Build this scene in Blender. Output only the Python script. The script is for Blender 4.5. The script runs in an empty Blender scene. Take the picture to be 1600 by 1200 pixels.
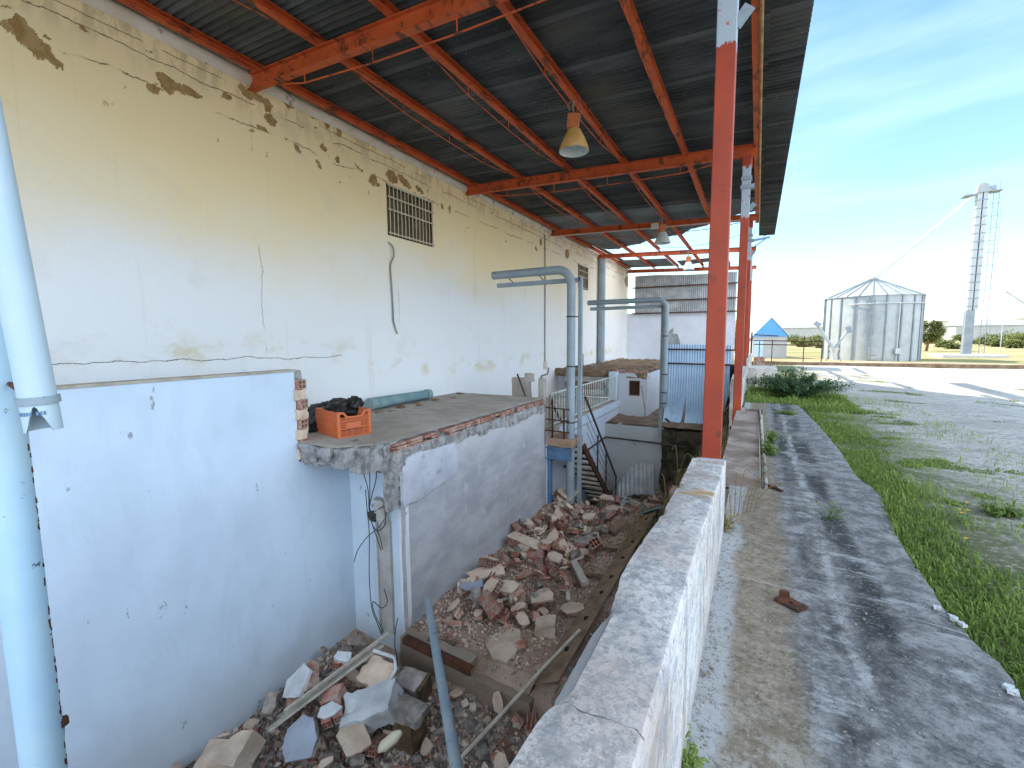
import bpy, math, random
import numpy as np
from mathutils import Vector, Matrix, noise as mnoise
S = bpy.context.scene
COL = S.collection
rnd = random.Random(11)
# ------------------------------------------------------------------ camera, light, exposure
FPX, PITCH, YAW, ROLL, EYE = 700.0, math.radians(5.76), math.radians(28.65), math.radians(-.48), 1.1
_F = Vector((-math.sin(YAW)*math.cos(PITCH), math.cos(YAW)*math.cos(PITCH), -math.sin(PITCH)))
_R = Vector((math.cos(YAW), math.sin(YAW), 0)); _U = _R.cross(_F)
R2 = math.cos(ROLL)*_R + math.sin(ROLL)*_U; U2 = -math.sin(ROLL)*_R + math.cos(ROLL)*_U
cam = bpy.data.cameras.new('camera'); co = bpy.data.objects.new('camera', cam); COL.objects.link(co)
cam.sensor_fit = 'HORIZONTAL'; cam.sensor_width = 36; cam.lens = FPX/1600*36; cam.clip_start = .05; cam.clip_end = 5000
co.matrix_world = Matrix(((R2.x, U2.x, -_F.x, 0), (R2.y, U2.y, -_F.y, 0), (R2.z, U2.z, -_F.z, EYE), (0, 0, 0, 1)))
S.camera = co
def at(px, py, X=None, Y=None, Z=None):      # point on the plane X, Y or Z = const that is seen at a photo pixel
    d = _F + (px-800)/FPX*R2 - (py-600)/FPX*U2
    t = X/d.x if X is not None else Y/d.y if Y is not None else (Z-EYE)/d.z
    return Vector((0, 0, EYE)) + d*t

SUN_EL, SUN_AZ = math.radians(44), math.radians(-84)     # azimuth clockwise from +Y
w = bpy.data.worlds.new('World'); S.world = w; w.use_nodes = True
nt = w.node_tree; nt.nodes.clear()
wo = nt.nodes.new('ShaderNodeOutputWorld'); bg = nt.nodes.new('ShaderNodeBackground'); bg.inputs[1].default_value = .085
sky = nt.nodes.new('ShaderNodeTexSky'); sky.sky_type = 'NISHITA'; sky.sun_disc = False
sky.sun_elevation = SUN_EL; sky.sun_rotation = SUN_AZ; sky.air_density = 1.0; sky.dust_density = .25; sky.ozone_density = 1.3
tc = nt.nodes.new('ShaderNodeTexCoord'); mp = nt.nodes.new('ShaderNodeMapping'); mp.inputs['Scale'].default_value = (1.2, 1.2, 7)
mp.inputs['Rotation'].default_value = (.12, .2, .4)
nz = nt.nodes.new('ShaderNodeTexNoise'); nz.inputs['Scale'].default_value = 1.6; nz.inputs['Detail'].default_value = 7; nz.inputs['Roughness'].default_value = .55
cr = nt.nodes.new('ShaderNodeValToRGB'); cr.color_ramp.elements[0].position = .47; cr.color_ramp.elements[1].position = .75
mx = nt.nodes.new('ShaderNodeMix'); mx.data_type = 'RGBA'; mx.inputs[7].default_value = (5.4, 5.9, 6.2, 1)
ml = nt.nodes.new('ShaderNodeMath'); ml.operation = 'MULTIPLY'; ml.inputs[1].default_value = .22
L = nt.links.new
L(tc.outputs['Generated'], mp.inputs[0]); L(mp.outputs[0], nz.inputs['Vector']); L(nz.outputs[0], cr.inputs[0]); L(cr.outputs[0], ml.inputs[0])
L(ml.outputs[0], mx.inputs[0]); L(sky.outputs[0], mx.inputs[6]); tn = nt.nodes.new('ShaderNodeMix'); tn.data_type = 'RGBA'; tn.blend_type = 'MULTIPLY'; tn.inputs[0].default_value = 1; tn.inputs[7].default_value = (.88, 1.02, 1.0, 1)
L(mx.outputs[2], tn.inputs[6]); 
# bright cloud added out of view, behind and right, to fill the shade
dp = nt.nodes.new('ShaderNodeVectorMath'); dp.operation = 'DOT_PRODUCT'; dp.inputs[1].default_value = Vector((.80, -.52, .30)).normalized(); L(tc.outputs['Generated'], dp.inputs[0])
n2 = nt.nodes.new('ShaderNodeTexNoise'); n2.inputs['Scale'].default_value = 2.2; n2.inputs['Detail'].default_value = 8; L(tc.outputs['Generated'], n2.inputs['Vector'])
ad = nt.nodes.new('ShaderNodeMath'); ad.operation = 'MULTIPLY_ADD'; ad.inputs[1].default_value = .5; L(n2.outputs[0], ad.inputs[0]); L(dp.outputs['Value'], ad.inputs[2])
mr = nt.nodes.new('ShaderNodeMapRange'); mr.inputs[1].default_value = .55; mr.inputs[2].default_value = .95; mr.interpolation_type = 'SMOOTHSTEP'; L(ad.outputs[0], mr.inputs[0])
cm = nt.nodes.new('ShaderNodeMix'); cm.data_type = 'RGBA'; cm.inputs[7].default_value = (7.4, 8.6, 10.4, 1); L(mr.outputs[0], cm.inputs[0]); L(tn.outputs[2], cm.inputs[6]); L(cm.outputs[2], bg.inputs[0]); L(bg.outputs[0], wo.inputs[0])
sl = bpy.data.lights.new('sun', 'SUN'); sl.energy = 2.1; sl.angle = math.radians(.53); sl.color = (1, .93, .82)
so = bpy.data.objects.new('sun', sl); COL.objects.link(so); so.location = (-20, 5, 20)
sd = Vector((math.sin(SUN_AZ)*math.cos(SUN_EL), math.cos(SUN_AZ)*math.cos(SUN_EL), math.sin(SUN_EL)))
so.rotation_euler = sd.to_track_quat('Z', 'Y').to_euler()
S.view_settings.view_transform = 'Standard'; S.view_settings.look = 'None'; S.view_settings.gamma = 1; S.view_settings.exposure = 2.03
S.render.engine = 'CYCLES'; S.cycles.max_bounces = 8; S.cycles.diffuse_bounces = 5

# ------------------------------------------------------------------ materials
class NM:
    def __init__(s, name, rough=.85, metal=0, spec=.3):
        s.m = bpy.data.materials.new(name); s.m.use_nodes = True; s.t = s.m.node_tree; s.b = s.t.nodes['Principled BSDF']
        s.b.inputs['Roughness'].default_value = rough; s.b.inputs['Metallic'].default_value = metal
        s.b.inputs['Specular IOR Level'].default_value = spec
        g = s.t.nodes.new('ShaderNodeNewGeometry'); s.pos = g.outputs['Position']
        s.tc = s.t.nodes.new('ShaderNodeTexCoord'); s.obj = s.tc.outputs['Object']
        s.inf = s.t.nodes.new('ShaderNodeObjectInfo').outputs['Random']
        s.bumps = []
    def n(s, ty): return s.t.nodes.new(ty)
    def put(s, sock, v):
        if isinstance(v, (int, float, tuple, list)):
            if isinstance(v, (tuple, list)) and len(v) == 3 and sock.type == 'RGBA': v = (*v, 1)
            sock.default_value = v
        else: s.t.links.new(v, sock)
    def math(s, op, a, b=0., c=None, clamp=False):
        n = s.n('ShaderNodeMath'); n.operation = op; n.use_clamp = clamp; s.put(n.inputs[0], a); s.put(n.inputs[1], b)
        if c is not None: s.put(n.inputs[2], c)
        return n.outputs[0]
    def noise(s, scale=1., detail=4, rough=.55, vec=None, sc=(1, 1, 1), off=(0, 0, 0), dist=0):
        m = s.n('ShaderNodeMapping'); s.put(m.inputs[0], vec or s.obj); m.inputs['Scale'].default_value = sc; m.inputs['Location'].default_value = off
        n = s.n('ShaderNodeTexNoise'); s.put(n.inputs['Vector'], m.outputs[0]); n.inputs['Scale'].default_value = scale
        n.inputs['Detail'].default_value = detail; n.inputs['Roughness'].default_value = rough; n.inputs['Distortion'].default_value = dist
        return n.outputs[0]
    def vor(s, scale, feature='F1', vec=None, sc=(1, 1, 1)):
        m = s.n('ShaderNodeMapping'); s.put(m.inputs[0], vec or s.obj); m.inputs['Scale'].default_value = sc
        n = s.n('ShaderNodeTexVoronoi'); n.feature = feature; s.put(n.inputs['Vector'], m.outputs[0]); n.inputs['Scale'].default_value = scale
        return n.outputs[0]
    def ramp(s, v, lo, hi, a=0., b=1.):
        n = s.n('ShaderNodeMapRange'); s.put(n.inputs[0], v); n.inputs[1].default_value = lo; n.inputs[2].default_value = hi
        n.inputs[3].default_value = a; n.inputs[4].default_value = b; n.interpolation_type = 'SMOOTHSTEP'; return n.outputs[0]
    def mix(s, f, a, b):
        n = s.n('ShaderNodeMix'); n.data_type = 'RGBA'; s.put(n.inputs[0], f); s.put(n.inputs[6], a); s.put(n.inputs[7], b); return n.outputs[2]
    def noise_vec(s, v):
        n = s.n('ShaderNodeTexNoise'); s.put(n.inputs['Vector'], v); n.inputs['Scale'].default_value = 7; n.inputs['Detail'].default_value = 6
        a = s.n('ShaderNodeVectorMath'); a.operation = 'SCALE'; s.put(a.inputs[0], n.outputs[1]); a.inputs['Scale'].default_value = .16
        b = s.n('ShaderNodeVectorMath'); b.operation = 'ADD'; s.put(b.inputs[0], v); s.put(b.inputs[1], a.outputs[0]); return b.outputs[0]
    def xyz(s, v=None):
        n = s.n('ShaderNodeSeparateXYZ'); s.put(n.inputs[0], v or s.pos); return n.outputs
    def color(s, c): s.put(s.b.inputs['Base Color'], c)
    def bump(s, h, strength=.3, dist=.01):
        n = s.n('ShaderNodeBump'); n.inputs['Strength'].default_value = strength; n.inputs['Distance'].default_value = dist
        s.put(n.inputs['Height'], h)
        if s.bumps: s.t.links.new(s.bumps[-1], n.inputs['Normal'])
        s.bumps.append(n.outputs[0]); s.t.links.new(n.outputs[0], s.b.inputs['Normal'])

def basic(name, a, b, scale=6, lo=.4, hi=.62, rough=.85, metal=0, bs=40, bstr=.3, bd=.005, speck=None, spec=.3, rand=0):
    m = NM(name, rough, metal, spec)
    c = m.mix(m.ramp(m.noise(scale, 6, .6), lo, hi), a, b)
    if speck: c = m.mix(m.math('MULTIPLY', m.ramp(m.noise(speck[1], 5, .7), speck[2], speck[2]+.04), speck[3] if len(speck) > 3 else 1), c, speck[0])
    if rand:
        h = m.n('ShaderNodeHueSaturation'); m.put(h.inputs['Color'], c)
        m.put(h.inputs['Value'], m.math('MULTIPLY_ADD', m.inf, 2*rand, 1-rand)); c = h.outputs[0]
    m.color(c); m.bump(m.noise(bs, 6, .65), bstr, bd); return m.m

def patches(m, lst, ny, nz_):                     # torn-edged patches at given (y, z, half length, half height, tilt)
    tot = None
    for (y, z, a, b, t) in lst:
        ct, st = math.cos(t), math.sin(t)
        dy = m.math('SUBTRACT', ny, y); dz = m.math('SUBTRACT', nz_, z)
        u = m.math('ADD', m.math('MULTIPLY', dy, ct/a), m.math('MULTIPLY', dz, st/a))
        v = m.math('ADD', m.math('MULTIPLY', dy, -st/b), m.math('MULTIPLY', dz, ct/b))
        d = m.math('ADD', m.math('MULTIPLY', u, u), m.math('MULTIPLY', v, v))
        tot = d if tot is None else m.math('MINIMUM', tot, d)
    return m.math('LESS_THAN', tot, 1.)

def wall_material():
    m = NM('old_wall_paint', .9, spec=.2); X = m.xyz(); y, z = X[1], X[2]
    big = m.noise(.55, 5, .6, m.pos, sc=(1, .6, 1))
    yard_bounce = m.ramp(m.math('ADD', z, m.math('MULTIPLY', m.math('SUBTRACT', big, .5), 2.2)), 1.5, 3.1)  # upper wall warmed: light bounced off the sunlit yard, put into the colour
    c = m.mix(yard_bounce, (.80, .81, .79), (.86, .70, .40))
    far = m.ramp(y, 9, 14); c = m.mix(m.math('MULTIPLY', far, .55), c, (.80, .77, .70))
    # vertical rain streaks
    st = m.noise(1., 6, .6, m.pos, sc=(1, 9, .35)); c = m.mix(m.math('MULTIPLY', m.ramp(st, .58, .74), .16), c, (.45, .36, .22))
    bl = m.noise(2.3, 8, .65, m.pos); c = m.mix(m.math('MULTIPLY', m.ramp(bl, .55, .72), .22), c, (.60, .58, .52))
    # band of damp stains above the slab and the ledge
    zz = m.math('ABSOLUTE', m.math('SUBTRACT', z, m.math('MULTIPLY_ADD', m.ramp(y, 3.0, 7.5), -.45, 1.0)))
    damp = m.math('MULTIPLY', m.ramp(zz, .28, .0), m.ramp(m.noise(3.5, 6, .6, m.pos, sc=(1, .6, 1)), .5, .68)); c = m.mix(m.math('MULTIPLY', damp, .6), c, (.62, .50, .25))
    # top sooty damp fringe under the roof
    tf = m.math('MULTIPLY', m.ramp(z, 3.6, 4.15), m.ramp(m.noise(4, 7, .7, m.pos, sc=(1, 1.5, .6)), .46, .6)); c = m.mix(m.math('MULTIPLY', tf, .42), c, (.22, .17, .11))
    # cracks
    wob = m.noise(1.1, 9, .72, m.pos)
    def crack(z0, slope, amp, wd, dens, seed, y0=-9, y1=40):
        wv = m.noise(1.3, 9, .7, m.pos, off=(seed, seed, 0)); zz0 = m.math('ADD', m.math('MULTIPLY_ADD', y, slope, z0), m.math('MULTIPLY', m.math('SUBTRACT', wv, .5), amp))
        d = m.math('ABSOLUTE', m.math('SUBTRACT', z, zz0)); k = m.math('LESS_THAN', d, wd)
        g = m.ramp(m.noise(1.5, 2, .5, m.pos, off=(0, seed, 3)), dens, dens+.05)
        k = m.math('MULTIPLY', k, g); k = m.math('MULTIPLY', k, m.math('GREATER_THAN', y, y0)); return m.math('MULTIPLY', k, m.math('LESS_THAN', y, y1))
    ck = crack(3.88, 0, .22, .005, .42, 3); ck = m.math('MAXIMUM', ck, crack(3.62, 0, .25, .005, .47, 9)); ck = m.math('MAXIMUM', ck, crack(.93, -.012, .2, .004, .25, 17, -9, 4.6))
    ck = m.math('MAXIMUM', ck, crack(4.0, 0, .1, .004, .5, 23))
    vc = m.math('LESS_THAN', m.math('ABSOLUTE', m.math('SUBTRACT', m.math('FRACT', m.math('DIVIDE', m.math('ADD', y, m.math('MULTIPLY', wob, .25)), 2.37)), .5)), .0016)
    vc = m.math('MULTIPLY', vc, m.ramp(m.noise(.9, 2, .5, m.pos), .5, .56)); ck = m.math('MAXIMUM', ck, m.math('MULTIPLY', vc, .6))
    c = m.mix(m.math('MULTIPLY', ck, .8), c, (.12, .09, .06))
    # paint that has flaked off down to ochre plaster
    pl = [(*at(px, py, X=-5.35)[1:3], a*.78, b*.72, t) for px, py, a, b, t in PATCH]
    n1 = m.noise(7, 7, .7, m.pos, off=(5, 0, 0)); n2 = m.noise(7, 7, .7, m.pos, off=(0, 8, 0))
    ny = m.math('ADD', y, m.math('MULTIPLY', m.math('SUBTRACT', n1, .5), .26)); nz_ = m.math('ADD', z, m.math('MULTIPLY', m.math('SUBTRACT', n2, .5), .22))
    pk = patches(m, pl, ny, nz_)
    # random small flakes near the top
    fl = m.math('MULTIPLY', m.math('GREATER_THAN', m.noise(5.5, 7, .68, m.pos, off=(2, 2, 2)), .665), m.ramp(z, 3.15, 3.5)); pk = m.math('MAXIMUM', pk, fl)
    c = m.mix(pk, c, m.mix(m.ramp(m.noise(9, 4, .6, m.pos), .4, .6), (.30, .185, .065), (.40, .27, .12)))
    m.color(c)
    m.bump(m.noise(2.2, 6, .6, m.pos), .35, .03); m.bump(m.noise(45, 4, .6, m.pos), .12, .004)
    m.bump(m.math('MULTIPLY', m.math('MAXIMUM', pk, ck), -1), .9, .02)
    return m.m
PATCH = [(42, 55, .10, .16, .9), (62, 75, .10, .15, 1.0), (80, 90, .12, .07, -.8), (237, 137, .05, .07, 0), (260, 130, .12, .11, -.5), (283, 137, .10, .07, -.2), (300, 142, .14, .07, -.35),
         (355, 150, .07, .06, 0), (385, 145, .11, .07, -.4), (402, 152, .12, .06, -.5), (418, 165, .08, .1, 0), (408, 199, .09, .05, 0), (424, 186, .10, .08, 0), (452, 160, .10, .10, 0),
         (484, 172, .07, .13, .3), (490, 182, .05, .06, 0), (465, 232, .05, .09, .4), (497, 256, .04, .07, 0), (505, 233, .09, .07, -.6), (527, 248, .04, .07, 0), (583, 280, .09, .14, -.3), (590, 288, .06, .06, 0),
         (612, 276, .16, .13, -.2), (632, 284, .22, .10, -.4), (655, 296, .14, .05, -.3), (690, 322, .05, .06, 0), (703, 328, .05, .1, 0), (845, 378, .10, .15, 0), (838, 388, .1, .08, 0), (886, 397, .22, .22, 0), (560, 262, .12, .02, -.3),
         (510, 186, .06, .2, .1), (528, 205, .08, .1, .1), (6, 40, .06, .05, 0), (130, 43, .05, .03, 0), (980, 440, .6, .35, 0)]

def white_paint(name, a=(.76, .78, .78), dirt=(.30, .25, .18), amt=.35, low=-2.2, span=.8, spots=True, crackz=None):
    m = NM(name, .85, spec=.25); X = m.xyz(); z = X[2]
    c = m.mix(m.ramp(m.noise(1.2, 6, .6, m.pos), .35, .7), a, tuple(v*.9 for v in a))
    k = m.math('MULTIPLY', m.ramp(m.math('ADD', z, m.math('MULTIPLY', m.noise(3, 6, .65, m.pos), span)), low+span+.2, low), amt); c = m.mix(k, c, dirt)
    sp = m.noise(6, 6, .68, m.pos, sc=(1, 1, .55)); c = m.mix(m.math('MULTIPLY', m.ramp(sp, .655, .70), .65 if spots else 0), c, (.16, .15, .14))
    sc = m.noise(1.8, 7, .6, m.pos, sc=(1, 1, .3)); c = m.mix(m.math('MULTIPLY', m.ramp(sc, .58, .72), .2), c, (.42, .40, .34))
    if crackz:                                   # an old roller line across the paint
        dd = m.math('ABSOLUTE', m.math('SUBTRACT', m.math('ADD', z, m.math('MULTIPLY', m.noise(2, 3, .5, m.pos), .03)), crackz)); c = m.mix(m.math('MULTIPLY', m.math('LESS_THAN', dd, .004), .35), c, (.3, .3, .32))
    tm = m.noise(1.6, 5, .6, m.pos, sc=(1, 2.4, .8), off=(3, 0, 5), dist=1.2); c = m.mix(m.math('MULTIPLY', m.ramp(tm, .48, .62), .16), c, tuple(v*.72 for v in a))
    m.color(c); m.bump(tm, .25, .012); m.bump(m.noise(2.5, 5, .55, m.pos), .3, .02); m.bump(m.noise(60, 4, .6, m.pos), .12, .003); return m.m

def render_grey():
    m = NM('grey_cement_render', .92, spec=.15); z = m.xyz()[2]
    c = m.mix(m.ramp(m.noise(2.2, 7, .62, m.pos, sc=(1, .7, 1.6)), .35, .66), (.37, .375, .39), (.50, .505, .51))
    c = m.mix(m.math('MULTIPLY', m.ramp(m.math('ADD', z, m.math('MULTIPLY', m.noise(3, 6, .6, m.pos), .7)), -.35, .05), .75), c, (.50, .50, .49))
    c = m.mix(m.math('MULTIPLY', m.ramp(m.noise(5, 7, .7, m.pos, sc=(1, .8, .5)), .57, .68), .5), c, (.60, .61, .62))
    br = m.n('ShaderNodeTexBrick'); mp_ = m.n('ShaderNodeMapping'); m.put(mp_.inputs[0], m.pos); mp_.inputs['Rotation'].default_value = (math.pi/2, 0, math.pi/2)
    mp_.inputs['Rotation'].default_value = (0, math.pi/2, math.pi/2); m.put(br.inputs[0], mp_.outputs[0])
    m.color(c); m.bump(m.noise(5, 7, .6, m.pos), .5, .02); m.bump(m.noise(70, 5, .6, m.pos), .25, .004); return m.m

def steel_paint():
    m = NM('red_oxide_paint', .62, spec=.3); X = m.xyz(); z = X[2]
    n1 = m.noise(3.5, 7, .65, m.pos); c = m.mix(m.ramp(n1, .35, .7), (.60, .115, .028), (.46, .08, .025))
    ru = m.noise(5, 8, .72, m.pos, sc=(1.4, .5, 1)); c = m.mix(m.math('MULTIPLY', m.ramp(ru, .53, .60), .85), c, (.085, .035, .02))
    m.color(c); m.bump(m.noise(30, 6, .6, m.pos), .25, .004); return m.m
def column_paint():
    m = NM('column_paint', .5, spec=.4); X = m.xyz(); z = m.math('ADD', X[2], m.math('MULTIPLY', m.noise(14, 6, .7, m.pos, sc=(1, 1, .35)), .22))
    c = m.mix(m.ramp(m.noise(2.5, 6, .6, m.pos), .3, .7), (.40, .055, .017), (.31, .042, .017))
    c = m.mix(m.math('MULTIPLY', m.ramp(m.noise(9, 8, .72, m.pos), .6, .64), .7), c, (.13, .04, .025))
    g = m.math('MULTIPLY', m.math('GREATER_THAN', z, 3.0), m.math('LESS_THAN', z, 3.75))
    pr_ = m.mix(m.ramp(m.noise(12, 6, .7, m.pos), .60, .63), (.36, .42, .46), (.48, .09, .05)); c = m.mix(g, c, pr_)
    m.color(c); m.bump(m.noise(18, 6, .6, m.pos), .2, .004); return m.m
def roof_dark():
    m = NM('dark_roof_sheet', .75, spec=.3); X = m.xyz(); x, y = X[0], X[1]
    n1 = m.noise(1.4, 8, .65, m.pos, sc=(.5, 2.2, 1)); c = m.mix(m.ramp(n1, .35, .68), (.034, .038, .038), (.09, .094, .09))
    sp = m.noise(26, 6, .75, m.pos); c = m.mix(m.math('MULTIPLY', m.ramp(sp, .62, .68), .75), c, (.28, .29, .27))
    br = m.math('MULTIPLY', m.ramp(m.noise(.7, 5, .6, m.pos, off=(4, 4, 0)), .5, .7), .6); c = m.mix(br, c, (.10, .09, .06))
    row = m.math('FRACT', m.math('DIVIDE', y, .84)); c = m.mix(m.math('MULTIPLY', m.math('LESS_THAN', row, .09), .35), c, (.16, .16, .15))
    wn = m.n('ShaderNodeTexWhiteNoise'); wn.noise_dimensions = '1D'; m.put(wn.inputs['W'], m.math('FLOOR', m.math('DIVIDE', y, .84)))
    h = m.n('ShaderNodeHueSaturation'); m.put(h.inputs['Color'], c); m.put(h.inputs['Value'], m.math('MULTIPLY_ADD', wn.outputs[0], .5, .75))
    m.color(h.outputs[0]); m.bump(m.noise(30, 5, .6, m.pos), .2, .004); return m.m
def walkway_mat():
    m = NM('weathered_walkway_concrete', .92, spec=.2); X = m.xyz(); x, y = X[0], X[1]
    n = m.noise(1.6, 7, .62, m.pos); nf = m.noise(9, 8, .7, m.pos); sg = m.noise(70, 5, .75, m.pos)
    xw = m.math('ADD', x, m.math('MULTIPLY', m.math('SUBTRACT', n, .5), .16)); xw = m.math('ADD', xw, m.math('MULTIPLY', m.math('SUBTRACT', nf, .5), .09))
    tan_ = m.mix(m.ramp(nf, .35, .65), (.17, .135, .095), (.27, .225, .165)); gr = m.mix(m.ramp(nf, .4, .62), (.12, .122, .122), (.27, .27, .262))
    tan_ = m.mix(m.ramp(xw, -.02, -.07), tan_, (.34, .35, .34))
    tan_ = m.mix(m.math('MULTIPLY', m.ramp(y, 1.6, .9), m.ramp(nf, .45, .6)), tan_, (.36, .36, .33))
    c = m.mix(m.ramp(xw, .13, .21), tan_, gr)
    dk = m.ramp(m.math('ABSOLUTE', m.math('SUBTRACT', xw, .27)), .065, .02); dk2 = m.ramp(m.math('ABSOLUTE', m.math('SUBTRACT', xw, .43)), .11, .03)
    dk = m.math('MULTIPLY', m.math('MAXIMUM', dk, dk2), m.ramp(m.noise(2.4, 6, .6, m.pos, sc=(1, .45, 1)), .38, .58)); c = m.mix(m.math('MULTIPLY', dk, .93), c, (.026, .028, .028))
    ln = m.ramp(m.math('ABSOLUTE', m.math('SUBTRACT', m.math('ADD', x, m.math('MULTIPLY', m.math('SUBTRACT', m.noise(3.2, 8, .72, m.pos, off=(6, 6, 0)), .5), .2)), .345)), .032, .008)
    c = m.mix(m.math('MULTIPLY', ln, m.math('MULTIPLY', m.ramp(m.noise(5, 7, .75, m.pos), .42, .6), .75)), c, (.42, .43, .415))
    lt = m.ramp(m.noise(4.2, 8, .72, m.pos, sc=(.6, 1.9, 1), off=(3, 1, 0)), .55, .63); c = m.mix(m.math('MULTIPLY', m.math('MULTIPLY', lt, .55), m.ramp(xw, .15, .2)), c, (.42, .45, .45))
    for yy, sl_ in ((2.23, -.08), (5.7, .1)):      # hairline joints across
        d = m.math('ABSOLUTE', m.math('SUBTRACT', m.math('ADD', y, m.math('MULTIPLY', m.math('SUBTRACT', nf, .5), .05)), m.math('MULTIPLY_ADD', x, sl_, yy)))
        c = m.mix(m.math('MULTIPLY', m.math('MULTIPLY', m.ramp(d, .007, .002), .6), m.ramp(n, .4, .55)), c, (.46, .46, .40))
    s2 = m.noise(30, 7, .8, m.pos); c = m.mix(m.math('MULTIPLY', m.ramp(s2, .54, .62), .3), c, (.36, .355, .34)); c = m.mix(m.math('MULTIPLY', m.ramp(s2, .47, .41), .5), c, (.06, .06, .06)); c = m.mix(m.math('MULTIPLY', m.ramp(sg, .55, .63), .4), c, (.38, .38, .37)); c = m.mix(m.math('MULTIPLY', m.ramp(sg, .44, .36), .6), c, (.05, .05, .05))
    m.color(c); m.bump(nf, .5, .012); m.bump(sg, .5, .004); return m.m
def lowwall_mat():
    m = NM('lime_washed_wall', .9, spec=.2); X = m.xyz(); x, y, z = X
    nf = m.noise(8, 8, .7, m.pos); sg = m.noise(55, 6, .75, m.pos)
    c = m.mix(m.ramp(m.noise(2.2, 6, .6, m.pos), .4, .65), (.70, .69, .66), (.56, .51, .47))
    c = m.mix(m.math('MULTIPLY', m.ramp(m.noise(13, 8, .78, m.pos), .5, .57), .6), c, (.30, .32, .34))
    c = m.mix(m.math('MULTIPLY', m.ramp(sg, .54, .62), .65), c, (.17, .18, .19)); c = m.mix(m.math('MULTIPLY', m.ramp(m.noise(24, 7, .78, m.pos), .53, .58), .5), c, (.24, .25, .26)); c = m.mix(m.math('MULTIPLY', m.ramp(m.noise(3.1, 5, .6, m.pos, off=(4, 0, 0)), .5, .6), .35), c, (.44, .34, .29))
    ed = m.math('MULTIPLY', m.ramp(m.noise(4, 7, .7, m.pos, off=(1, 5, 0)), .55, .64), m.ramp(m.math('ABSOLUTE', m.math('SUBTRACT', x, -.16)), .05, .02)); c = m.mix(m.math('MULTIPLY', ed, .6), c, (.16, .18, .20))
    topd = m.math('MULTIPLY', m.math('GREATER_THAN', z, .40), m.ramp(m.math('ABSOLUTE', m.math('SUBTRACT', x, -.2)), .072, .06)); fine = m.noise(42, 8, .82, m.pos); c = m.mix(m.math('MULTIPLY', m.math('MULTIPLY', topd, m.ramp(fine, .44, .58)), .62), c, (.25, .26, .265)); c = m.mix(m.math('MULTIPLY', m.ramp(fine, .45, .38), .3), c, (.30, .27, .24))
    st = m.noise(1, 6, .65, m.pos, sc=(1, 14, 1.1)); side = m.math('MULTIPLY', m.math('LESS_THAN', z, .44), m.ramp(st, .5, .6)); c = m.mix(m.math('MULTIPLY', side, .45), c, (.30, .24, .19))
    bt = m.math('MULTIPLY', m.ramp(m.math('ADD', z, m.math('MULTIPLY', nf, .1)), .15, .02), .6); c = m.mix(bt, c, (.34, .27, .24))
    oc = m.math('MULTIPLY', m.ramp(m.noise(3, 6, .65, m.pos, sc=(1, 2.5, .6), off=(7, 2, 1)), .64, .68), .8); c = m.mix(oc, c, (.42, .25, .07))
    cells = m.vor(2.3, 'DISTANCE_TO_EDGE', m.noise_vec(m.pos), sc=(1, 1.1, .35)); cd = m.math('ADD', cells, m.math('MULTIPLY', m.math('SUBTRACT', nf, .5), .03))
    ck = m.math('MULTIPLY', m.math('LESS_THAN', m.math('ABSOLUTE', cd), .0035), m.ramp(m.noise(2.1, 3, .5, m.pos, off=(9, 1, 1)), .46, .52)); c = m.mix(m.math('MULTIPLY', ck, .75), c, (.10, .09, .08))
    m.color(c); m.bump(nf, .5, .008); m.bump(m.noise(24, 7, .78, m.pos), .5, .006); m.bump(sg, .5, .004); m.bump(m.math('MULTIPLY', ck, -1.), .8, .01); return m.m
def yard_mat():
    m = NM('pale_gravel_yard', .95, spec=.1); X = m.xyz(); x, y = X[0], X[1]
    n1 = m.noise(.6, 8, .62, m.pos); nf = m.noise(24, 7, .75, m.pos); n3 = m.noise(2.2, 8, .68, m.pos, sc=(1, 1.8, 1), off=(2, 3, 0))
    c = m.mix(m.ramp(n1, .35, .65), (.43, .40, .355), (.55, .52, .47)); c = m.mix(m.math('MULTIPLY', m.ramp(nf, .5, .6), .65), c, (.20, .19, .17)); c = m.mix(m.math('MULTIPLY', m.ramp(m.noise(3.1, 8, .7, m.pos, sc=(1, 1.6, 1)), .52, .6), .55), c, (.26, .25, .22)); c = m.mix(m.math('MULTIPLY', m.ramp(m.noise(7, 8, .75, m.pos, sc=(.7, 1.4, 1), off=(8, 0, 0)), .56, .62), .6), c, (.17, .19, .12))
    c = m.mix(m.math('MULTIPLY', m.ramp(m.vor(38, vec=m.pos), .25, .0), .45), c, (.66, .65, .62))
    edge = m.math('ADD', x, m.math('MULTIPLY', m.math('SUBTRACT', n3, .5), 1.7)); gs = m.ramp(edge, 2.0, 1.0); c = m.mix(m.math('MULTIPLY', gs, m.ramp(nf, .32, .5)), c, (.13, .145, .07))
    fld = m.ramp(y, 24, 27); c = m.mix(fld, c, m.mix(m.ramp(m.noise(.09, 6, .65, m.pos, sc=(1, 2.2, 1)), .45, .6), (.40, .32, .17), (.25, .24, .10)))
    m.color(c); m.bump(nf, .9, .02); m.bump(n3, .6, .05); return m.m
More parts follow.
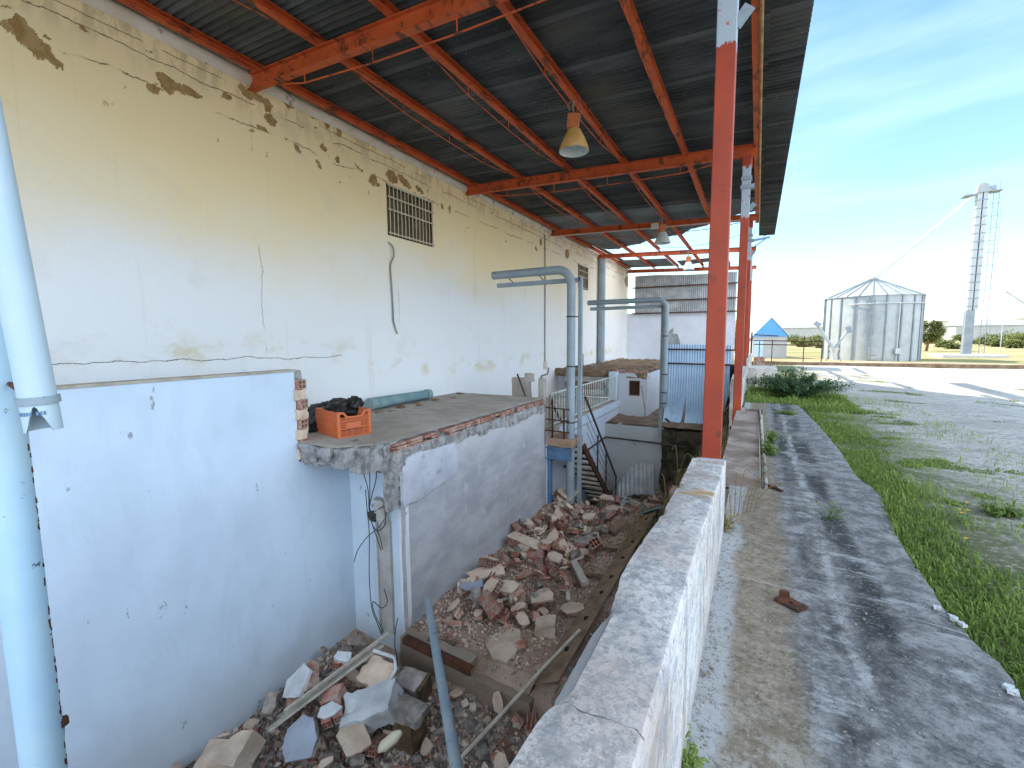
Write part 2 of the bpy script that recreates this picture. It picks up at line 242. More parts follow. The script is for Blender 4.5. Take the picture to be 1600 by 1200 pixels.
def heap_mat():
    m = NM('dusty_rubble_soil', .95, spec=.1); nf = m.noise(16, 8, .75, m.pos); n1 = m.noise(2.1, 7, .65, m.pos)
    c = m.mix(m.ramp(n1, .38, .62), (.27, .19, .14), (.42, .32, .245)); c = m.mix(m.math('MULTIPLY', m.ramp(nf, .52, .6), .6), c, (.36, .19, .13))
    c = m.mix(m.math('MULTIPLY', m.ramp(nf, .45, .38), .7), c, (.07, .055, .045))
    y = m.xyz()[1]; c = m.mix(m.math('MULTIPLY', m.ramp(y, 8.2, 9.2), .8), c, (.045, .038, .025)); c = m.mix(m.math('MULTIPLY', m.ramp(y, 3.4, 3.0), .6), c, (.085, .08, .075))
    m.color(c); m.bump(nf, .9, .03); return m.m
def brick_mat(name='red_hollow_brick'):
    m = NM(name, .9, spec=.15); c = m.mix(m.ramp(m.noise(7, 6, .65), .38, .62), (.36, .15, .10), (.28, .13, .095))
    c = m.mix(m.math('MULTIPLY', m.ramp(m.noise(9, 7, .7), .44, .56), .75), c, (.42, .33, .27)); h = m.n('ShaderNodeHueSaturation'); m.put(h.inputs['Color'], c)
    m.put(h.inputs['Value'], m.math('MULTIPLY_ADD', m.inf, .5, .7)); m.color(h.outputs[0]); m.bump(m.noise(50, 6, .7), .4, .004); return m.m
def layered(name, a, b, spec=.3):
    return basic(name, a, b, 3, .35, .65, .5, 0, 20, .15, .004, ((.16, .09, .05), 14, .66, .7), spec)
M = dict(
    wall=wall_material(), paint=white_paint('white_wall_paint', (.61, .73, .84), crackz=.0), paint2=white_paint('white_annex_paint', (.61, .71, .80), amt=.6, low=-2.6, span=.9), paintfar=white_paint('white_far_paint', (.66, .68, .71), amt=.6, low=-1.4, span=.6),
    grey=render_grey(), steel=steel_paint(), column=column_paint(), roof=roof_dark(), walk=walkway_mat(), lowwall=lowwall_mat(), yard=yard_mat(), heap=heap_mat(), brick=brick_mat(),
    galv=basic('clean_galvanised_sheet', (.16, .18, .19), (.22, .245, .25), 2, .35, .65, .55, .2, 20, .1, .003),
    oldsheet=basic('streaked_grey_sheet', (.32, .33, .32), (.45, .46, .44), 3, .4, .65, .6, .15, 25, .15, .003, ((.12, .08, .05), 6, .64, .6)),
    bluesheet=basic('pale_blue_sheet', (.50, .66, .80), (.42, .57, .73), 2, .35, .65, .45, .1, 25, .15, .003, ((.14, .10, .08), 9, .68, .7)),
    concrete=basic('dusty_slab_concrete', (.33, .295, .25), (.44, .40, .345), 2.5, .35, .65, .95, 0, 40, .4, .006, ((.16, .14, .12), 5, .62, .6)),
    broken=basic('broken_concrete', (.22, .215, .21), (.40, .39, .37), 9, .38, .6, .95, 0, 28, .9, .03, ((.30, .16, .11), 7, .6, .6)),
    chunkgrey=basic('grey_concrete_chunk', (.20, .175, .15), (.37, .325, .28), 7, .38, .62, .95, 0, 30, .7, .02, ((.12, .11, .10), 12, .62, .6), rand=.25),
    plaster=basic('pale_plaster', (.50, .38, .28), (.62, .50, .385), 5, .38, .62, .92, 0, 30, .5, .008, ((.27, .20, .15), 9, .62, .7), rand=.2),
    whitepl=basic('white_plaster', (.58, .60, .60), (.45, .46, .46), 5, .38, .62, .92, 0, 30, .5, .008, ((.2, .17, .14), 9, .63, .7), rand=.12),
    bluepl=basic('blue_grey_plaster', (.34, .38, .44), (.28, .31, .36), 5, .38, .62, .92, 0, 30, .5, .008, rand=.1),
    brown=basic('earthy_footing', (.17, .11, .065), (.27, .185, .12), 4, .38, .62, .95, 0, 22, .7, .02, ((.05, .035, .025), 8, .62, .7)),
    rust=basic('rusty_iron', (.12, .045, .022), (.06, .03, .02), 9, .38, .62, .85, .2, 60, .4, .003), darksteel=basic('dark_weathered_steel', (.05, .052, .058), (.10, .07, .055), 8, .4, .65, .65, .3, 40, .2, .003),
    bluesteel=basic('blue_painted_steel', (.13, .24, .38), (.10, .18, .28), 5, .4, .65, .5, .1, 40, .2, .003, ((.1, .05, .03), 12, .64, .8)),
    pipe=layered('grey_blue_pvc', (.30, .36, .39), (.25, .30, .32)), pvc=basic('pale_blue_pvc', (.42, .55, .62), (.50, .60, .64), 2.5, .35, .65, .38, 0, 30, .05, .002, ((.12, .10, .08), 22, .70, .9), .4),
    pvc2=basic('scuffed_blue_grey_pvc', (.22, .29, .34), (.30, .36, .38), 4, .35, .65, .45, 0, 30, .1, .002, ((.09, .08, .07), 16, .62, .8), .4),
    pole=basic('pale_blue_pole_paint', (.36, .54, .66), (.42, .58, .66), 2.5, .35, .65, .5, 0, 30, .15, .003, ((.10, .06, .05), 17, .665, .95), .35),
    wood=basic('weathered_timber', (.36, .32, .26), (.46, .42, .34), 9, .38, .62, .9, 0, 40, .3, .004), darkwood=basic('dark_timber', (.09, .055, .03), (.15, .10, .06), 8, .38, .62, .9, 0, 30, .5, .008),
    crate=basic('orange_crate_plastic', (.62, .15, .045), (.52, .14, .06), 6, .35, .65, .55, 0, 30, .05, .002, ((.55, .32, .2), 10, .66, .5)), blackpl=basic('black_plastic', (.012, .013, .013), (.025, .025, .024), 5, .4, .6, .38, 0, 20, .3, .01),
    tarp=basic('teal_tarp', (.16, .27, .28), (.24, .34, .33), 4, .4, .6, .7, 0, 20, .4, .01), glass=basic('dusty_pane', (.085, .075, .035), (.13, .11, .055), 4, .38, .62, .6, 0, 20, .05, .002), cream=basic('cream_frame_paint', (.52, .44, .30), (.60, .52, .38), 8, .4, .6, .7),
    lampsh=basic('yellowed_lamp_shade', (.60, .33, .09), (.66, .42, .16), 6, .38, .62, .4, 0, 20, .05, .002), lampin=basic('lamp_reflector', (.55, .58, .56), (.62, .64, .60), 6, .38, .62, .35), lampbox=basic('lamp_housing', (.55, .17, .06), (.45, .14, .06), 6, .38, .62, .6),
    leadcable=basic('grey_conduit', (.22, .20, .17), (.30, .27, .22), 6, .4, .6, .7), wire=basic('dark_wire', (.03, .03, .03), (.06, .055, .05), 8, .4, .6, .6), boxw=basic('cream_junction_box', (.60, .55, .45), (.66, .62, .52), 8, .4, .6, .6),
    silo=basic('galvanised_silo_sheet', (.34, .36, .355), (.42, .44, .43), 1.5, .35, .65, .55, .1, 20, .05, .003), silorib=basic('silo_stiffener_steel', (.22, .25, .27), (.30, .33, .35), 2, .35, .65, .5, .4), whitem=basic('white_machine_paint', (.52, .53, .52), (.44, .45, .45), 2, .35, .65, .5),
    shedblue=basic('bright_blue_cladding', (.10, .33, .62), (.12, .36, .66), 1, .35, .65, .5), shedroof=basic('pale_blue_roofing', (.42, .52, .58), (.48, .56, .6), 1, .35, .65, .5), shedwall=basic('shed_white_wall', (.40, .40, .38), (.46, .46, .44), 1, .35, .65, .8),
    grass=None)

def foliage(name, a, b):
    m = NM(name, .7, spec=.25); at_ = m.n('ShaderNodeAttribute'); at_.attribute_name = 'tint'
    m.color(m.mix(at_.outputs['Fac'], a, b)); m.b.inputs['Subsurface Weight'].default_value = 0
    tr = m.n('ShaderNodeBsdfTranslucent'); m.put(tr.inputs[0], m.mix(at_.outputs['Fac'], tuple(v*1.3 for v in a), tuple(v*1.3 for v in b)))
    ms = m.n('ShaderNodeMixShader'); ms.inputs[0].default_value = .3; m.t.links.new(m.b.outputs[0], ms.inputs[1]); m.t.links.new(tr.outputs[0], ms.inputs[2])
    m.t.links.new(ms.outputs[0], m.t.nodes['Material Output'].inputs[0]); return m.m
M['grass'] = foliage('grass_blades', (.07, .135, .025), (.27, .35, .08)); M['dry'] = foliage('dry_stalks', (.22, .17, .07), (.42, .34, .17)); M['bush'] = foliage('bush_leaves', (.045, .10, .04), (.14, .22, .09))
M['olive'] = foliage('far_tree_leaves', (.10, .13, .04), (.24, .25, .09)); M['yellowtree'] = foliage('yellow_leaves', (.42, .34, .03), (.62, .50, .05)); M['flower'] = foliage('flower_petals', (.8, .5, .02), (.8, .55, .03))

# ------------------------------------------------------------------ mesh helpers
class MB:
    def __init__(s): s.v = []; s.f = []; s.mi = []; s.t = None
    def add(s, vs, fs, mi=0):
        o = len(s.v); s.v += [tuple(v) for v in vs]; s.f += [tuple(i+o for i in f) for f in fs]; s.mi += [mi]*len(fs); return s
    def box(s, c, d, rot=None, mi=0, jit=0):
        h = [x/2 for x in d]; vs = []
        for k in range(8):
            p = Vector((h[0]*(1 if k & 1 else -1), h[1]*(1 if k & 2 else -1), h[2]*(1 if k & 4 else -1)))
            if jit: p += Vector((rnd.uniform(-jit, jit), rnd.uniform(-jit, jit), rnd.uniform(-jit, jit)))
            if rot is not None: p = rot @ p
            vs.append(p+Vector(c))
        return s.add(vs, [(0, 2, 3, 1), (4, 5, 7, 6), (0, 1, 5, 4), (2, 6, 7, 3), (0, 4, 6, 2), (1, 3, 7, 5)], mi)
    def b2(s, lo, hi, mi=0): return s.box([(a+b)/2 for a, b in zip(lo, hi)], [b-a for a, b in zip(lo, hi)], mi=mi)
    def frame(s, a, b, up=Vector((0, 0, 1))):
        d = (Vector(b)-Vector(a)).normalized()
        if abs(d.dot(up)) > .98: up = Vector((0, 1, 0))
        r = d.cross(up).normalized(); return d, r, r.cross(d).normalized()
    def bar(s, a, b, w_, h_, mi=0, up=Vector((0, 0, 1))):
        a, b = Vector(a), Vector(b); d, r, u = s.frame(a, b, up)
        vs = [p+r*x*w_/2+u*y*h_/2 for p in (a, b) for x, y in ((-1, -1), (1, -1), (1, 1), (-1, 1))]
        return s.add(vs, [(3, 2, 1, 0), (4, 5, 6, 7), (0, 1, 5, 4), (1, 2, 6, 5), (2, 3, 7, 6), (3, 0, 4, 7)], mi)
    def prof(s, a, b, pts, mi=0, up=Vector((0, 0, 1)), caps=True):
        a, b = Vector(a), Vector(b); d, r, u = s.frame(a, b, up); n = len(pts)
        vs = [p+r*x+u*y for p in (a, b) for x, y in pts]; fs = [(i, (i+1) % n, n+(i+1) % n, n+i) for i in range(n)]
        if caps: fs += [tuple(range(n))[::-1], tuple(range(n, 2*n))]
        return s.add(vs, fs, mi)
    def ibeam(s, a, b, h=.16, w_=.08, tf=.01, tw=.008, mi=0):
        W, H = w_/2, h/2; t = tw/2
        return s.prof(a, b, [(-W, -H), (W, -H), (W, -H+tf), (t, -H+tf), (t, H-tf), (W, H-tf), (W, H), (-W, H), (-W, H-tf), (-t, H-tf), (-t, -H+tf), (-W, -H+tf)], mi)
    def tube(s, pts, r, n=10, mi=0, caps=True, hollow=0):
        pts = [Vector(p) for p in pts]; rs = r if isinstance(r, (list, tuple)) else [r]*len(pts); rings = []; prev = None
        for i, p in enumerate(pts):
            d = (pts[min(i+1, len(pts)-1)]-pts[max(i-1, 0)]).normalized()
            if prev is None: prev = d.cross(Vector((0, 0, 1))) if abs(d.z) < .95 else d.cross(Vector((0, 1, 0)))
            r_ = (prev-d*prev.dot(d)).normalized(); prev = r_; u = d.cross(r_)
            rings.append([p+(r_*math.cos(2*math.pi*k/n)+u*math.sin(2*math.pi*k/n))*rs[i] for k in range(n)])
        vs = [v for R in rings for v in R]; fs = [(i*n+k, i*n+(k+1) % n, (i+1)*n+(k+1) % n, (i+1)*n+k) for i in range(len(pts)-1) for k in range(n)]
        if caps: fs += [tuple(range(n))[::-1], tuple(range((len(pts)-1)*n, len(pts)*n))]
        s.add(vs, fs, mi)
        if hollow:
            s.tube([pts[0]+(pts[1]-pts[0])*.001, *pts[1:-1], pts[-1]], [x-hollow for x in rs], n, mi, False)
        return s
    def prism(s, poly, z0, z1, mi=0, mt=None):
        n = len(poly); vs = [(x, y, z0) for x, y in poly]+[(x, y, z1) for x, y in poly]
        s.add(vs, [(i, (i+1) % n, n+(i+1) % n, n+i) for i in range(n)]+[tuple(range(n))[::-1]], mi); s.f.append(tuple(range(len(s.v)-n, len(s.v)))); s.mi.append(mi if mt is None else mt); return s
    def grid(s, nx, ny, fn, mi=0):
        return s.add([fn(i, j) for j in range(ny) for i in range(nx)], [(j*nx+i, j*nx+i+1, (j+1)*nx+i+1, (j+1)*nx+i) for j in range(ny-1) for i in range(nx-1)], mi)
    def build(s, name, mats, parent=None, smooth=False, bevel=0):
        me = bpy.data.meshes.new(name); off = Vector((0, 0, 0))
        o = bpy.data.objects.new(name, me); COL.objects.link(o)
        if parent is not None: o.parent = parent; off = Vector(parent.get('_o', (0, 0, 0)))
        me.from_pydata([tuple(Vector(v)-off) for v in s.v], [], s.f)
        for m in (mats if isinstance(mats, (list, tuple)) else [mats]): me.materials.append(M[m] if isinstance(m, str) else m)
        me.polygons.foreach_set('material_index', s.mi)
        if smooth: me.polygons.foreach_set('use_smooth', [True]*len(s.f))
        me.update()
        if smooth: me.set_sharp_from_angle(angle=math.radians(40))
        if bevel:
            b = o.modifiers.new('bevel', 'BEVEL'); b.width = bevel; b.segments = 2; b.limit_method = 'ANGLE'
        if parent is not None: o['_o'] = tuple(off)
        return o
def tag(o, label, cat, group=None, kind=None):
    if label: o['label'] = label
    if cat: o['category'] = cat
    if group: o['group'] = group
    if kind: o['kind'] = kind
    return o
def thing(name, label, cat, loc=(0, 0, 0), group=None):
    o = bpy.data.objects.new(name, None); COL.objects.link(o); o.location = loc; o['_o'] = tuple(loc); o.empty_display_size = .1
    return tag(o, label, cat, group)
def struct(name, mb, mats, smooth=False, kind='structure'):
    o = mb.build(name, mats, smooth=smooth); o['kind'] = kind; return o
def solo(name, mb, mats, label, cat, group=None, smooth=False, bevel=0): return tag(mb.build(name, mats, smooth=smooth, bevel=bevel), label, cat, group)
def nz3(x, y, z=0., s=1.): return mnoise.noise(Vector((x*s, y*s, z*s)))
def fbm(x, y, z=0., s=1.): return nz3(x, y, z, s)+.5*nz3(x, y, z+7, s*2.1)+.25*nz3(x, y, z+3, s*4.3)
def lumpy(mb, lo, hi, step, amp, seed=0, s=5., mi=0):          # a rough, broken block
    lo, hi = Vector(lo), Vector(hi); n = [max(1, int(round((hi[k]-lo[k])/step))) for k in range(3)]
    key = {}; vs = []; fs = []
    def vid(i, j, k):
        if (i, j, k) not in key:
            p = Vector((lo[0]+(hi[0]-lo[0])*i/n[0], lo[1]+(hi[1]-lo[1])*j/n[1], lo[2]+(hi[2]-lo[2])*k/n[2]))
            q = Vector((nz3(*(p*s+Vector((seed, 0, 0)))), nz3(*(p*s+Vector((0, seed+5, 9)))), nz3(*(p*s+Vector((3, 9, seed))))))
            q2 = Vector((nz3(*(p*s*3+Vector((seed, 0, 0)))), nz3(*(p*s*3+Vector((0, seed+5, 9)))), nz3(*(p*s*3+Vector((3, 9, seed))))))
            key[(i, j, k)] = len(vs); vs.append(p+(q+q2*.6)*amp)
        return key[(i, j, k)]
    for a in range(3):
        b, c = (a+1) % 3, (a+2) % 3
        for side in (0, n[a]):
            for i in range(n[b]):
                for j in range(n[c]):
                    def P4(u, v):
                        t = [0, 0, 0]; t[a] = side; t[b] = u; t[c] = v; return vid(*t)
                    q = (P4(i, j), P4(i+1, j), P4(i+1, j+1), P4(i, j+1)); fs.append(q if side else q[::-1])
    mb.add(vs, fs, mi); return mb
def hollow_brick(mb, M4, Lx, W, H, ny=3, nz_=2, mi=0, t=.009):     # extruded along local x, cells open at both ends
    R = M4.to_3x3()
    def bx(c, d): mb.box(M4 @ Vector(c), d, R, mi)
    bx((0, 0, -H/2+t/2), (Lx, W, t)); bx((0, 0, H/2-t/2), (Lx-.002, W, t))
    for k in range(ny+1): bx((0, -W/2+t/2+(W-t)*k/ny, 0), (Lx-.003-.001*k, t, H-2*t+.002))
    for k in range(1, nz_): bx((0, 0, -H/2+H*k/nz_), (Lx-.009, W-.004, t))
def rotm(rx=0, ry=0, rz=0): return Matrix.Rotation(rz, 3, 'Z') @ Matrix.Rotation(ry, 3, 'Y') @ Matrix.Rotation(rx, 3, 'X')
def copy_tree(o, parent=None):
    c = o.copy(); COL.objects.link(c); c.parent = parent
    for ch in o.children: copy_tree(ch, c)
    return c
WX = -5.35; YB = (3.45, 7.9, 12.2, 16.5, 20.85)
def bz(x): return 4.11-(x+5.35)*.045          # beam axis height

# ------------------------------------------------------------------ ground, hills
def g_z(x, y):
    return -.07 + (.05*fbm(x, y, 0, .35) if y < 60 and abs(x) < 40 else 0) - .03*min(1, max(0, (y-1)/10))
g = MB(); xs = [.66+.14*i for i in range(30)]+[5+.8*i for i in range(26)]+[27, 34, 50, 80, 140, 260, 500, 1000, 2500]; ys = [-60, -20, -8, -4]+[-3+.2*i for i in range(85)]+[14+.9*i for i in range(20)]+[34, 42, 60, 90, 150, 300, 600, 1200, 2600]
g.grid(len(xs), len(ys), lambda i, j: (xs[i], ys[j], g_z(xs[i], ys[j])))
xs2 = [-2500, -900, -300, -100, -40, -20, -8, -.32, .1, .4, .66]; ys2 = [21.3, 22, 24, 27, 31, 34, 42, 60, 90, 150, 300, 600, 1200, 2600]
g.grid(len(xs2), len(ys2), lambda i, j: (xs2[i], ys2[j], g_z(xs2[i], ys2[j]) if xs2[i] > .6 else -.1))
xs3 = [-.32, -.1, .15, .4, .66]; ys3 = [8.3+.5*i for i in range(27)]
g.grid(len(xs3), len(ys3), lambda i, j: (xs3[i], min(ys3[j], 21.3), g_z(.66, min(ys3[j], 21.3)) if xs3[i] > .6 else -.06))
struct('ground', g, 'yard', True)
fieldm = NM('far_hill_land', .95, spec=.05); xx = fieldm.noise(.012, 8, .65, fieldm.pos, sc=(1, 3, 2)); f2 = fieldm.noise(.05, 6, .7, fieldm.pos)
cc = fieldm.mix(fieldm.ramp(xx, .42, .6), (.30, .25, .18), (.15, .17, .12)); cc = fieldm.mix(fieldm.math('MULTIPLY', fieldm.ramp(f2, .58, .64), .7), cc, (.42, .40, .37)); fieldm.color(cc)
for nm, y0, dep, hh, x0, x1, sd_ in (('hills', 900, 500, 34, -900, 2400, 3), ('hills', 480, 160, 9, -400, 900, 8)):
    h_ = MB(); nx, ny = 110, 16
    h_.grid(nx, ny, lambda i, j: (x0+(x1-x0)*i/(nx-1), y0+dep*j/(ny-1), -2+hh*math.sin(math.pi*.5*min(1, j/(ny-1)*1.2))*(.62+.75*fbm(i*.22, j*.1, sd_, 1)+.6*(i/(nx-1)))))
    struct(nm, h_, fieldm.m, True)
# walkway slab with its crumbling right edge
ed = [(-2.2, .80), (.6, .78), (1.3, .77), (1.85, .757), (2.04, .765), (2.13, .73), (2.32, .711), (2.65, .715), (2.82, .708), (3.2, .73), (3.5, .754), (3.92, .801), (4.1, .78), (4.3, .734), (5.35, .745), (6.6, .714), (7.97, .65), (8.5, .62)]
def edge_x(y):
    for (a, b), (c, d) in zip(ed, ed[1:]):
        if a <= y <= c: return b+(d-b)*(y-a)/(c-a)+.012*fbm(y*9, 2, 0, 1)+.006*nz3(y*40, 0)
    return .7
wk = MB(); wy = [-2.2+.03*i for i in range(357)]; K = 16
def wfn(i, j):
    y = min(wy[j], 8.5); xe = edge_x(y); xl = -.135 if y < 3.64 else .105 if y < 7.7 else -.14
    if i < K: return (xl+(xe-xl)*i/(K-1), y, .004*fbm(xl+(xe-xl)*i/(K-1), y, 0, 3)-(.008 if i == K-1 else 0))
    return (xe+.012+.01*nz3(y*14, 3), y, -.22)
wk.grid(K+1, len(wy), wfn); wk.b2((-.135, -2.3, -.2), (.7, -2.2, -.01)); wk.b2((-.14, 8.5, -.2), (.62, 8.51, -.006)); struct('walkway', wk, 'walk', True)
# long brown slab beside it, a little lower, behind its bent angle iron
sb = MB(); sb.grid(6, 60, lambda i, j: (-.24+(.30)*i/5, 3.66+(4.0)*j/59, -.025+.01*fbm(i*.4, j*.2, 1, 1.2))); sb.b2((-.24, 3.66, -.3), (.06, 7.66, -.045))
struct('pavement', sb, basic('brown_stained_slab', (.20, .15, .115), (.36, .31, .27), 3, .38, .64, .95, 0, 40, .5, .01, ((.10, .08, .07), 6, .6, .6)), True)
ang = MB(); ang.tube([(.099, 3.64, .01), (.10, 4.4, .0), (.086, 5.2, .012), (.082, 6.2, .0), (.08, 7.0, .012), (.073, 7.72, 0)], .012, 6); ang.bar((.082, 3.66, -.04), (.068, 7.7, -.04), .012, .07)
solo('angle_iron', ang, [basic('pale_angle_iron', (.34, .36, .33), (.16, .10, .07), 5)], 'long bent angle iron edging the brown slab beside the walkway', 'edging strip', smooth=True)
# ------------------------------------------------------------------ pit: rubble-covered floor and earth bank
def sm(a, b, x): t = max(0, min(1, (x-a)/(b-a))); return t*t*(3-2*t)
def heap(x, y):
    z = -2.62+.10*sm(2.2, 3.4, y)*sm(-3.2, -4.2, x)
    z += .13*sm(2.7, 3.35, y)*sm(-3.5, -3.1, x)
    z = z+(-2.16-z)*sm(3.42, 3.62, y)*(sm(-3.45, -3.34, x) if y < 4 else 1)
    z += .14*sm(5.4, 7.2, y)*sm(-2.2, -3.2, x)*(1-sm(7.9, 8.4, y))
    z = z+(-2.85-z)*sm(8.0, 9.2, y)*(1-.25*sm(-3, -2, x))
    zb = -2.15+1.6*sm(-1.38, -.34, x) if y > 3.4 else -2.45+1.6*sm(-1.5, -.34, x)
    z = max(z, zb) if x > -1.5 else z
    return z+.045*fbm(x, y, 0, 2.4)
hp = MB(); hp.grid(96, 190, lambda i, j: (-4.4+4.2*i/95, -1.2+12.5*j/189, heap(-4.4+4.2*i/95, -1.2+12.5*j/189)))
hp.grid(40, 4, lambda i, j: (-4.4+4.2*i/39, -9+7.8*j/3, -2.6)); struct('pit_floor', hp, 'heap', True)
lg = MB(); lg.grid(60, 40, lambda i, j: (-3.38+3.1*i/59, 11.2+10*j/39, -1.07+.05*fbm(i*.2, j*.3, 0, 1)+.75*sm(-1.0, -.3, -3.38+3.1*i/59))); struct('terrain', lg, 'brown', True)
# ------------------------------------------------------------------ warehouse
T = thing('warehouse', 'long tall white warehouse wall with flaking paint and barred windows, carrying the red canopy', 'building', (WX, 8, 0))
def holes_wall(mb, x, y0, y1, z0, z1, holes, depth=.12):          # wall sheet with real window recesses
    ys_ = sorted({y0, y1, *[h[0] for h in holes], *[h[1] for h in holes]}); zs_ = sorted({z0, z1, *[h[2] for h in holes], *[h[3] for h in holes]})
    for a, b in zip(ys_, ys_[1:]):
        for c, d in zip(zs_, zs_[1:]):
            if any(h[0] <= a and b <= h[1] and h[2] <= c and d <= h[3] for h in holes): continue
            mb.add([(x, a, c), (x, b, c), (x, b, d), (x, a, d)], [(0, 1, 2, 3)])
    for a, b, c, d in holes:
        q = x-depth; mb.add([(x, a, c), (x, b, c), (x, b, d), (x, a, d), (q, a, c), (q, b, c), (q, b, d), (q, a, d)], [(0, 4, 5, 1), (1, 5, 6, 2), (2, 6, 7, 3), (3, 7, 4, 0)])
H = [(5.62, 6.80, 2.80, 3.62), (14.45, 15.5, 2.78, 3.58), (14.6, 15.1, -.6, .56)]
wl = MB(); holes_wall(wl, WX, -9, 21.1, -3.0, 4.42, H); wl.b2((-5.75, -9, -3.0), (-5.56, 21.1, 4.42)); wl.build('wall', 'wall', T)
cp = MB()
for y in [-3+.25*i for i in range(96)]: pass
cp.grid(97, 7, lambda i, j: (WX+.004+.05*math.sin(math.pi*j/6)*(.8+.3*fbm(i*.25*2, 0, 5, 1)), -3+.25*i, 4.08+.16*j/6+.015*fbm(i*.5, 3, 5, 1))); cp.build('coping', [basic('whitish_mortar', (.60, .52, .40), (.68, .62, .52), 3, .35, .65, .95, 0, 30, .4, .01, ((.16, .12, .08), 5, .6, .7))], T, True)
bt = MB(); bt.b2((-17, -9, -3), (-5.76, 21.1, 4.4)); bt.build('rear_block', 'paintfar', T)
rf = MB(); rf.add([(-5.2, -9, 4.45), (-5.2, 21.1, 4.45), (-11, 21.1, 5.6), (-11, -9, 5.6), (-17, 21.1, 4.45), (-17, -9, 4.45)], [(0, 1, 2, 3), (3, 2, 4, 5), (1, 4, 2), (0, 3, 5)]); rf.build('roof', 'oldsheet', T)
def window(y0, y1, z0, z1, nb, label=None):
    f = MB(); t = .03; x = WX-.05
    f.b2((x-.02, y0, z0), (x+.02, y1, z0+t)); f.b2((x-.02, y0, z1-t), (x+.02, y1, z1)); f.b2((x-.02, y0, z0+t), (x+.02, y0+t, z1-t)); f.b2((x-.02, y1-t, z0+t), (x+.02, y1, z1-t))
    f.b2((x-.025, (y0+y1)/2-.018, z0+t), (x+.018, (y0+y1)/2+.018, z1-t)); o = f.build('window', 'rust', T)
    p = MB(); p.b2((x-.018, y0+t, z0+t), (x-.006, y1-t, z1-t)); p.build('pane', 'glass', o)
    b = MB()
    for k in range(nb): yy = y0+(y1-y0)*(k+.5)/nb; b.tube([(x+.075, yy, z0+.01), (x+.075+rnd.uniform(-.004, .004), yy+rnd.uniform(-.006, .006), z1-.01)], .008, 6)
    for k in range(3): zz = z0+.02+(z1-z0-.04)*(.02+.48*k if k < 2 else .98); b.b2((x+.08, y0, zz-.012), (x+.086, y1, zz+.012))
    zz = z0+(z1-z0)*.74; b.b2((x+.08, y0, zz-.012), (x+.086, y1, zz+.012)); b.build('grille', 'cream', o)
window(*H[0], 13); window(*H[1], 5)
dr = MB(); dr.b2((WX-.1, 14.6, -.6), (WX-.04, 15.1, .52)); dr.build('door', [basic('grey_door', (.3, .33, .34), (.36, .38, .38))], T)
# end wall closing the bay
E_ = thing('end_wall', 'white gable end wall topped with grey corrugated sheets under the far canopy end', 'wall', (-3, 21, 0))
e = MB(); e.b2((WX+.002, 21.0, -2.9), (-.85, 21.25, 2.22)); e.build('masonry', 'paintfar', E_)
def corr(mb, P0, U, V, nu, nv, lam, amp, Lu, zt=None, zb=None, bend=None, mi=0, th=.0):
    # sheet: ribs run along V, waves along U
    P0, U, V = Vector(P0), Vector(U).normalized(), Vector(V).normalized(); N = U.cross(V)
    def fn(i, j):
        u = Lu*i/(nu-1); a = zb(u) if zb else 0; b = zt(u); v = a+(b-a)*j/(nv-1)
        p = P0+U*u+V*v+N*amp*math.sin(2*math.pi*u/lam)
        if bend: p = p+bend(u, v)
        return p
    mb.grid(nu, nv, fn, mi); return mb
e = MB(); corr(e, (-5.0, 20.93, 2.16), (1, 0, 0), (0, 0, 1), 400, 3, .083, .014, 4.15, zt=lambda u: 1.72-.03*u+.02*math.sin(u*2)); e.build('corrugated_cladding', 'oldsheet', E_, True)
e = MB()
for z in (2.2, 2.75, 3.35): e.bar((-5.1, 20.86, z), (-.8, 20.86, z-.04), .05, .05)
e.build('rail', 'rust', E_)
# ------------------------------------------------------------------ canopy
Cn = thing('canopy', 'red steel lean-to canopy with dark corrugated roof, torn open at its far end', 'canopy', (-.25, 7.9, 0))
for k, y in enumerate(YB):
    b = MB(); x0, x1 = WX+.0, (-.12 if k < 3 else -.15); b.ibeam((x0, y, bz(x0)), (x1, y, bz(x1)), .17 if k < 2 else .14, .09, .011, .009)
    b.build('beam', 'steel', Cn)
    r = MB(); xa = [-5.05, -4.4, -3.4, -2.4, -1.2, -.35]; dz = [-.08, -.2, -.235, -.235, -.2, -.08]
    if k < 3:
        r.tube([(x, y, bz(x)+d) for x, d in zip(xa, dz)], .008, 6)
        for x, d in ((-4.4, -.2), (-3.4, -.235), (-2.4, -.235), (-1.2, -.2)): r.bar((x, y, bz(x)-.07), (x, y, bz(x)+d), .01, .01)
        r.build('tie_rod', 'steel', Cn)
PX = [-5.2, -4.12, -3.12, -2.13, -1.13, -.13]
def purlin(x, ya, yb, mat='steel', rod=True, sag=0):
    b = MB(); zc = bz(x)+.13
    b.prof((x, ya, zc), (x, yb, zc-sag), [(-.035, -.045), (.035, -.045), (.035, -.037), (-.027, -.037), (-.027, .037), (.035, .037), (.035, .045), (-.035, .045)])
    b.build('purlin', mat, Cn)
    if rod:
        r = MB(); bb = [y for y in YB if ya-.1 <= y <= yb+.1]
        for p, q in zip([YB[0]-4.4]+list(YB), YB):
            if p < ya-.5 or q > yb+.5 or q > 13: continue
            L_ = q-p; r.tube([(x, p+.15, zc-.05), (x, p+.28*L_, zc-.17), (x, p+.5*L_, zc-.185), (x, p+.72*L_, zc-.17), (x, q-.15, zc-.05)], .006, 6)
            for t in (.28, .5, .72): r.bar((x, p+t*L_, zc-.04), (x, p+t*L_, zc-.17), .008, .008)
        if r.v: r.build('truss_rod', 'steel', Cn)
for x, yb in zip(PX, (20.9, 20.9, 16.6, 20.9, 15.3, 13.0)): purlin(x, -2.2, yb, rod=x not in (-5.2, -.13), sag=0 if yb in (20.9, 16.6) else .05)
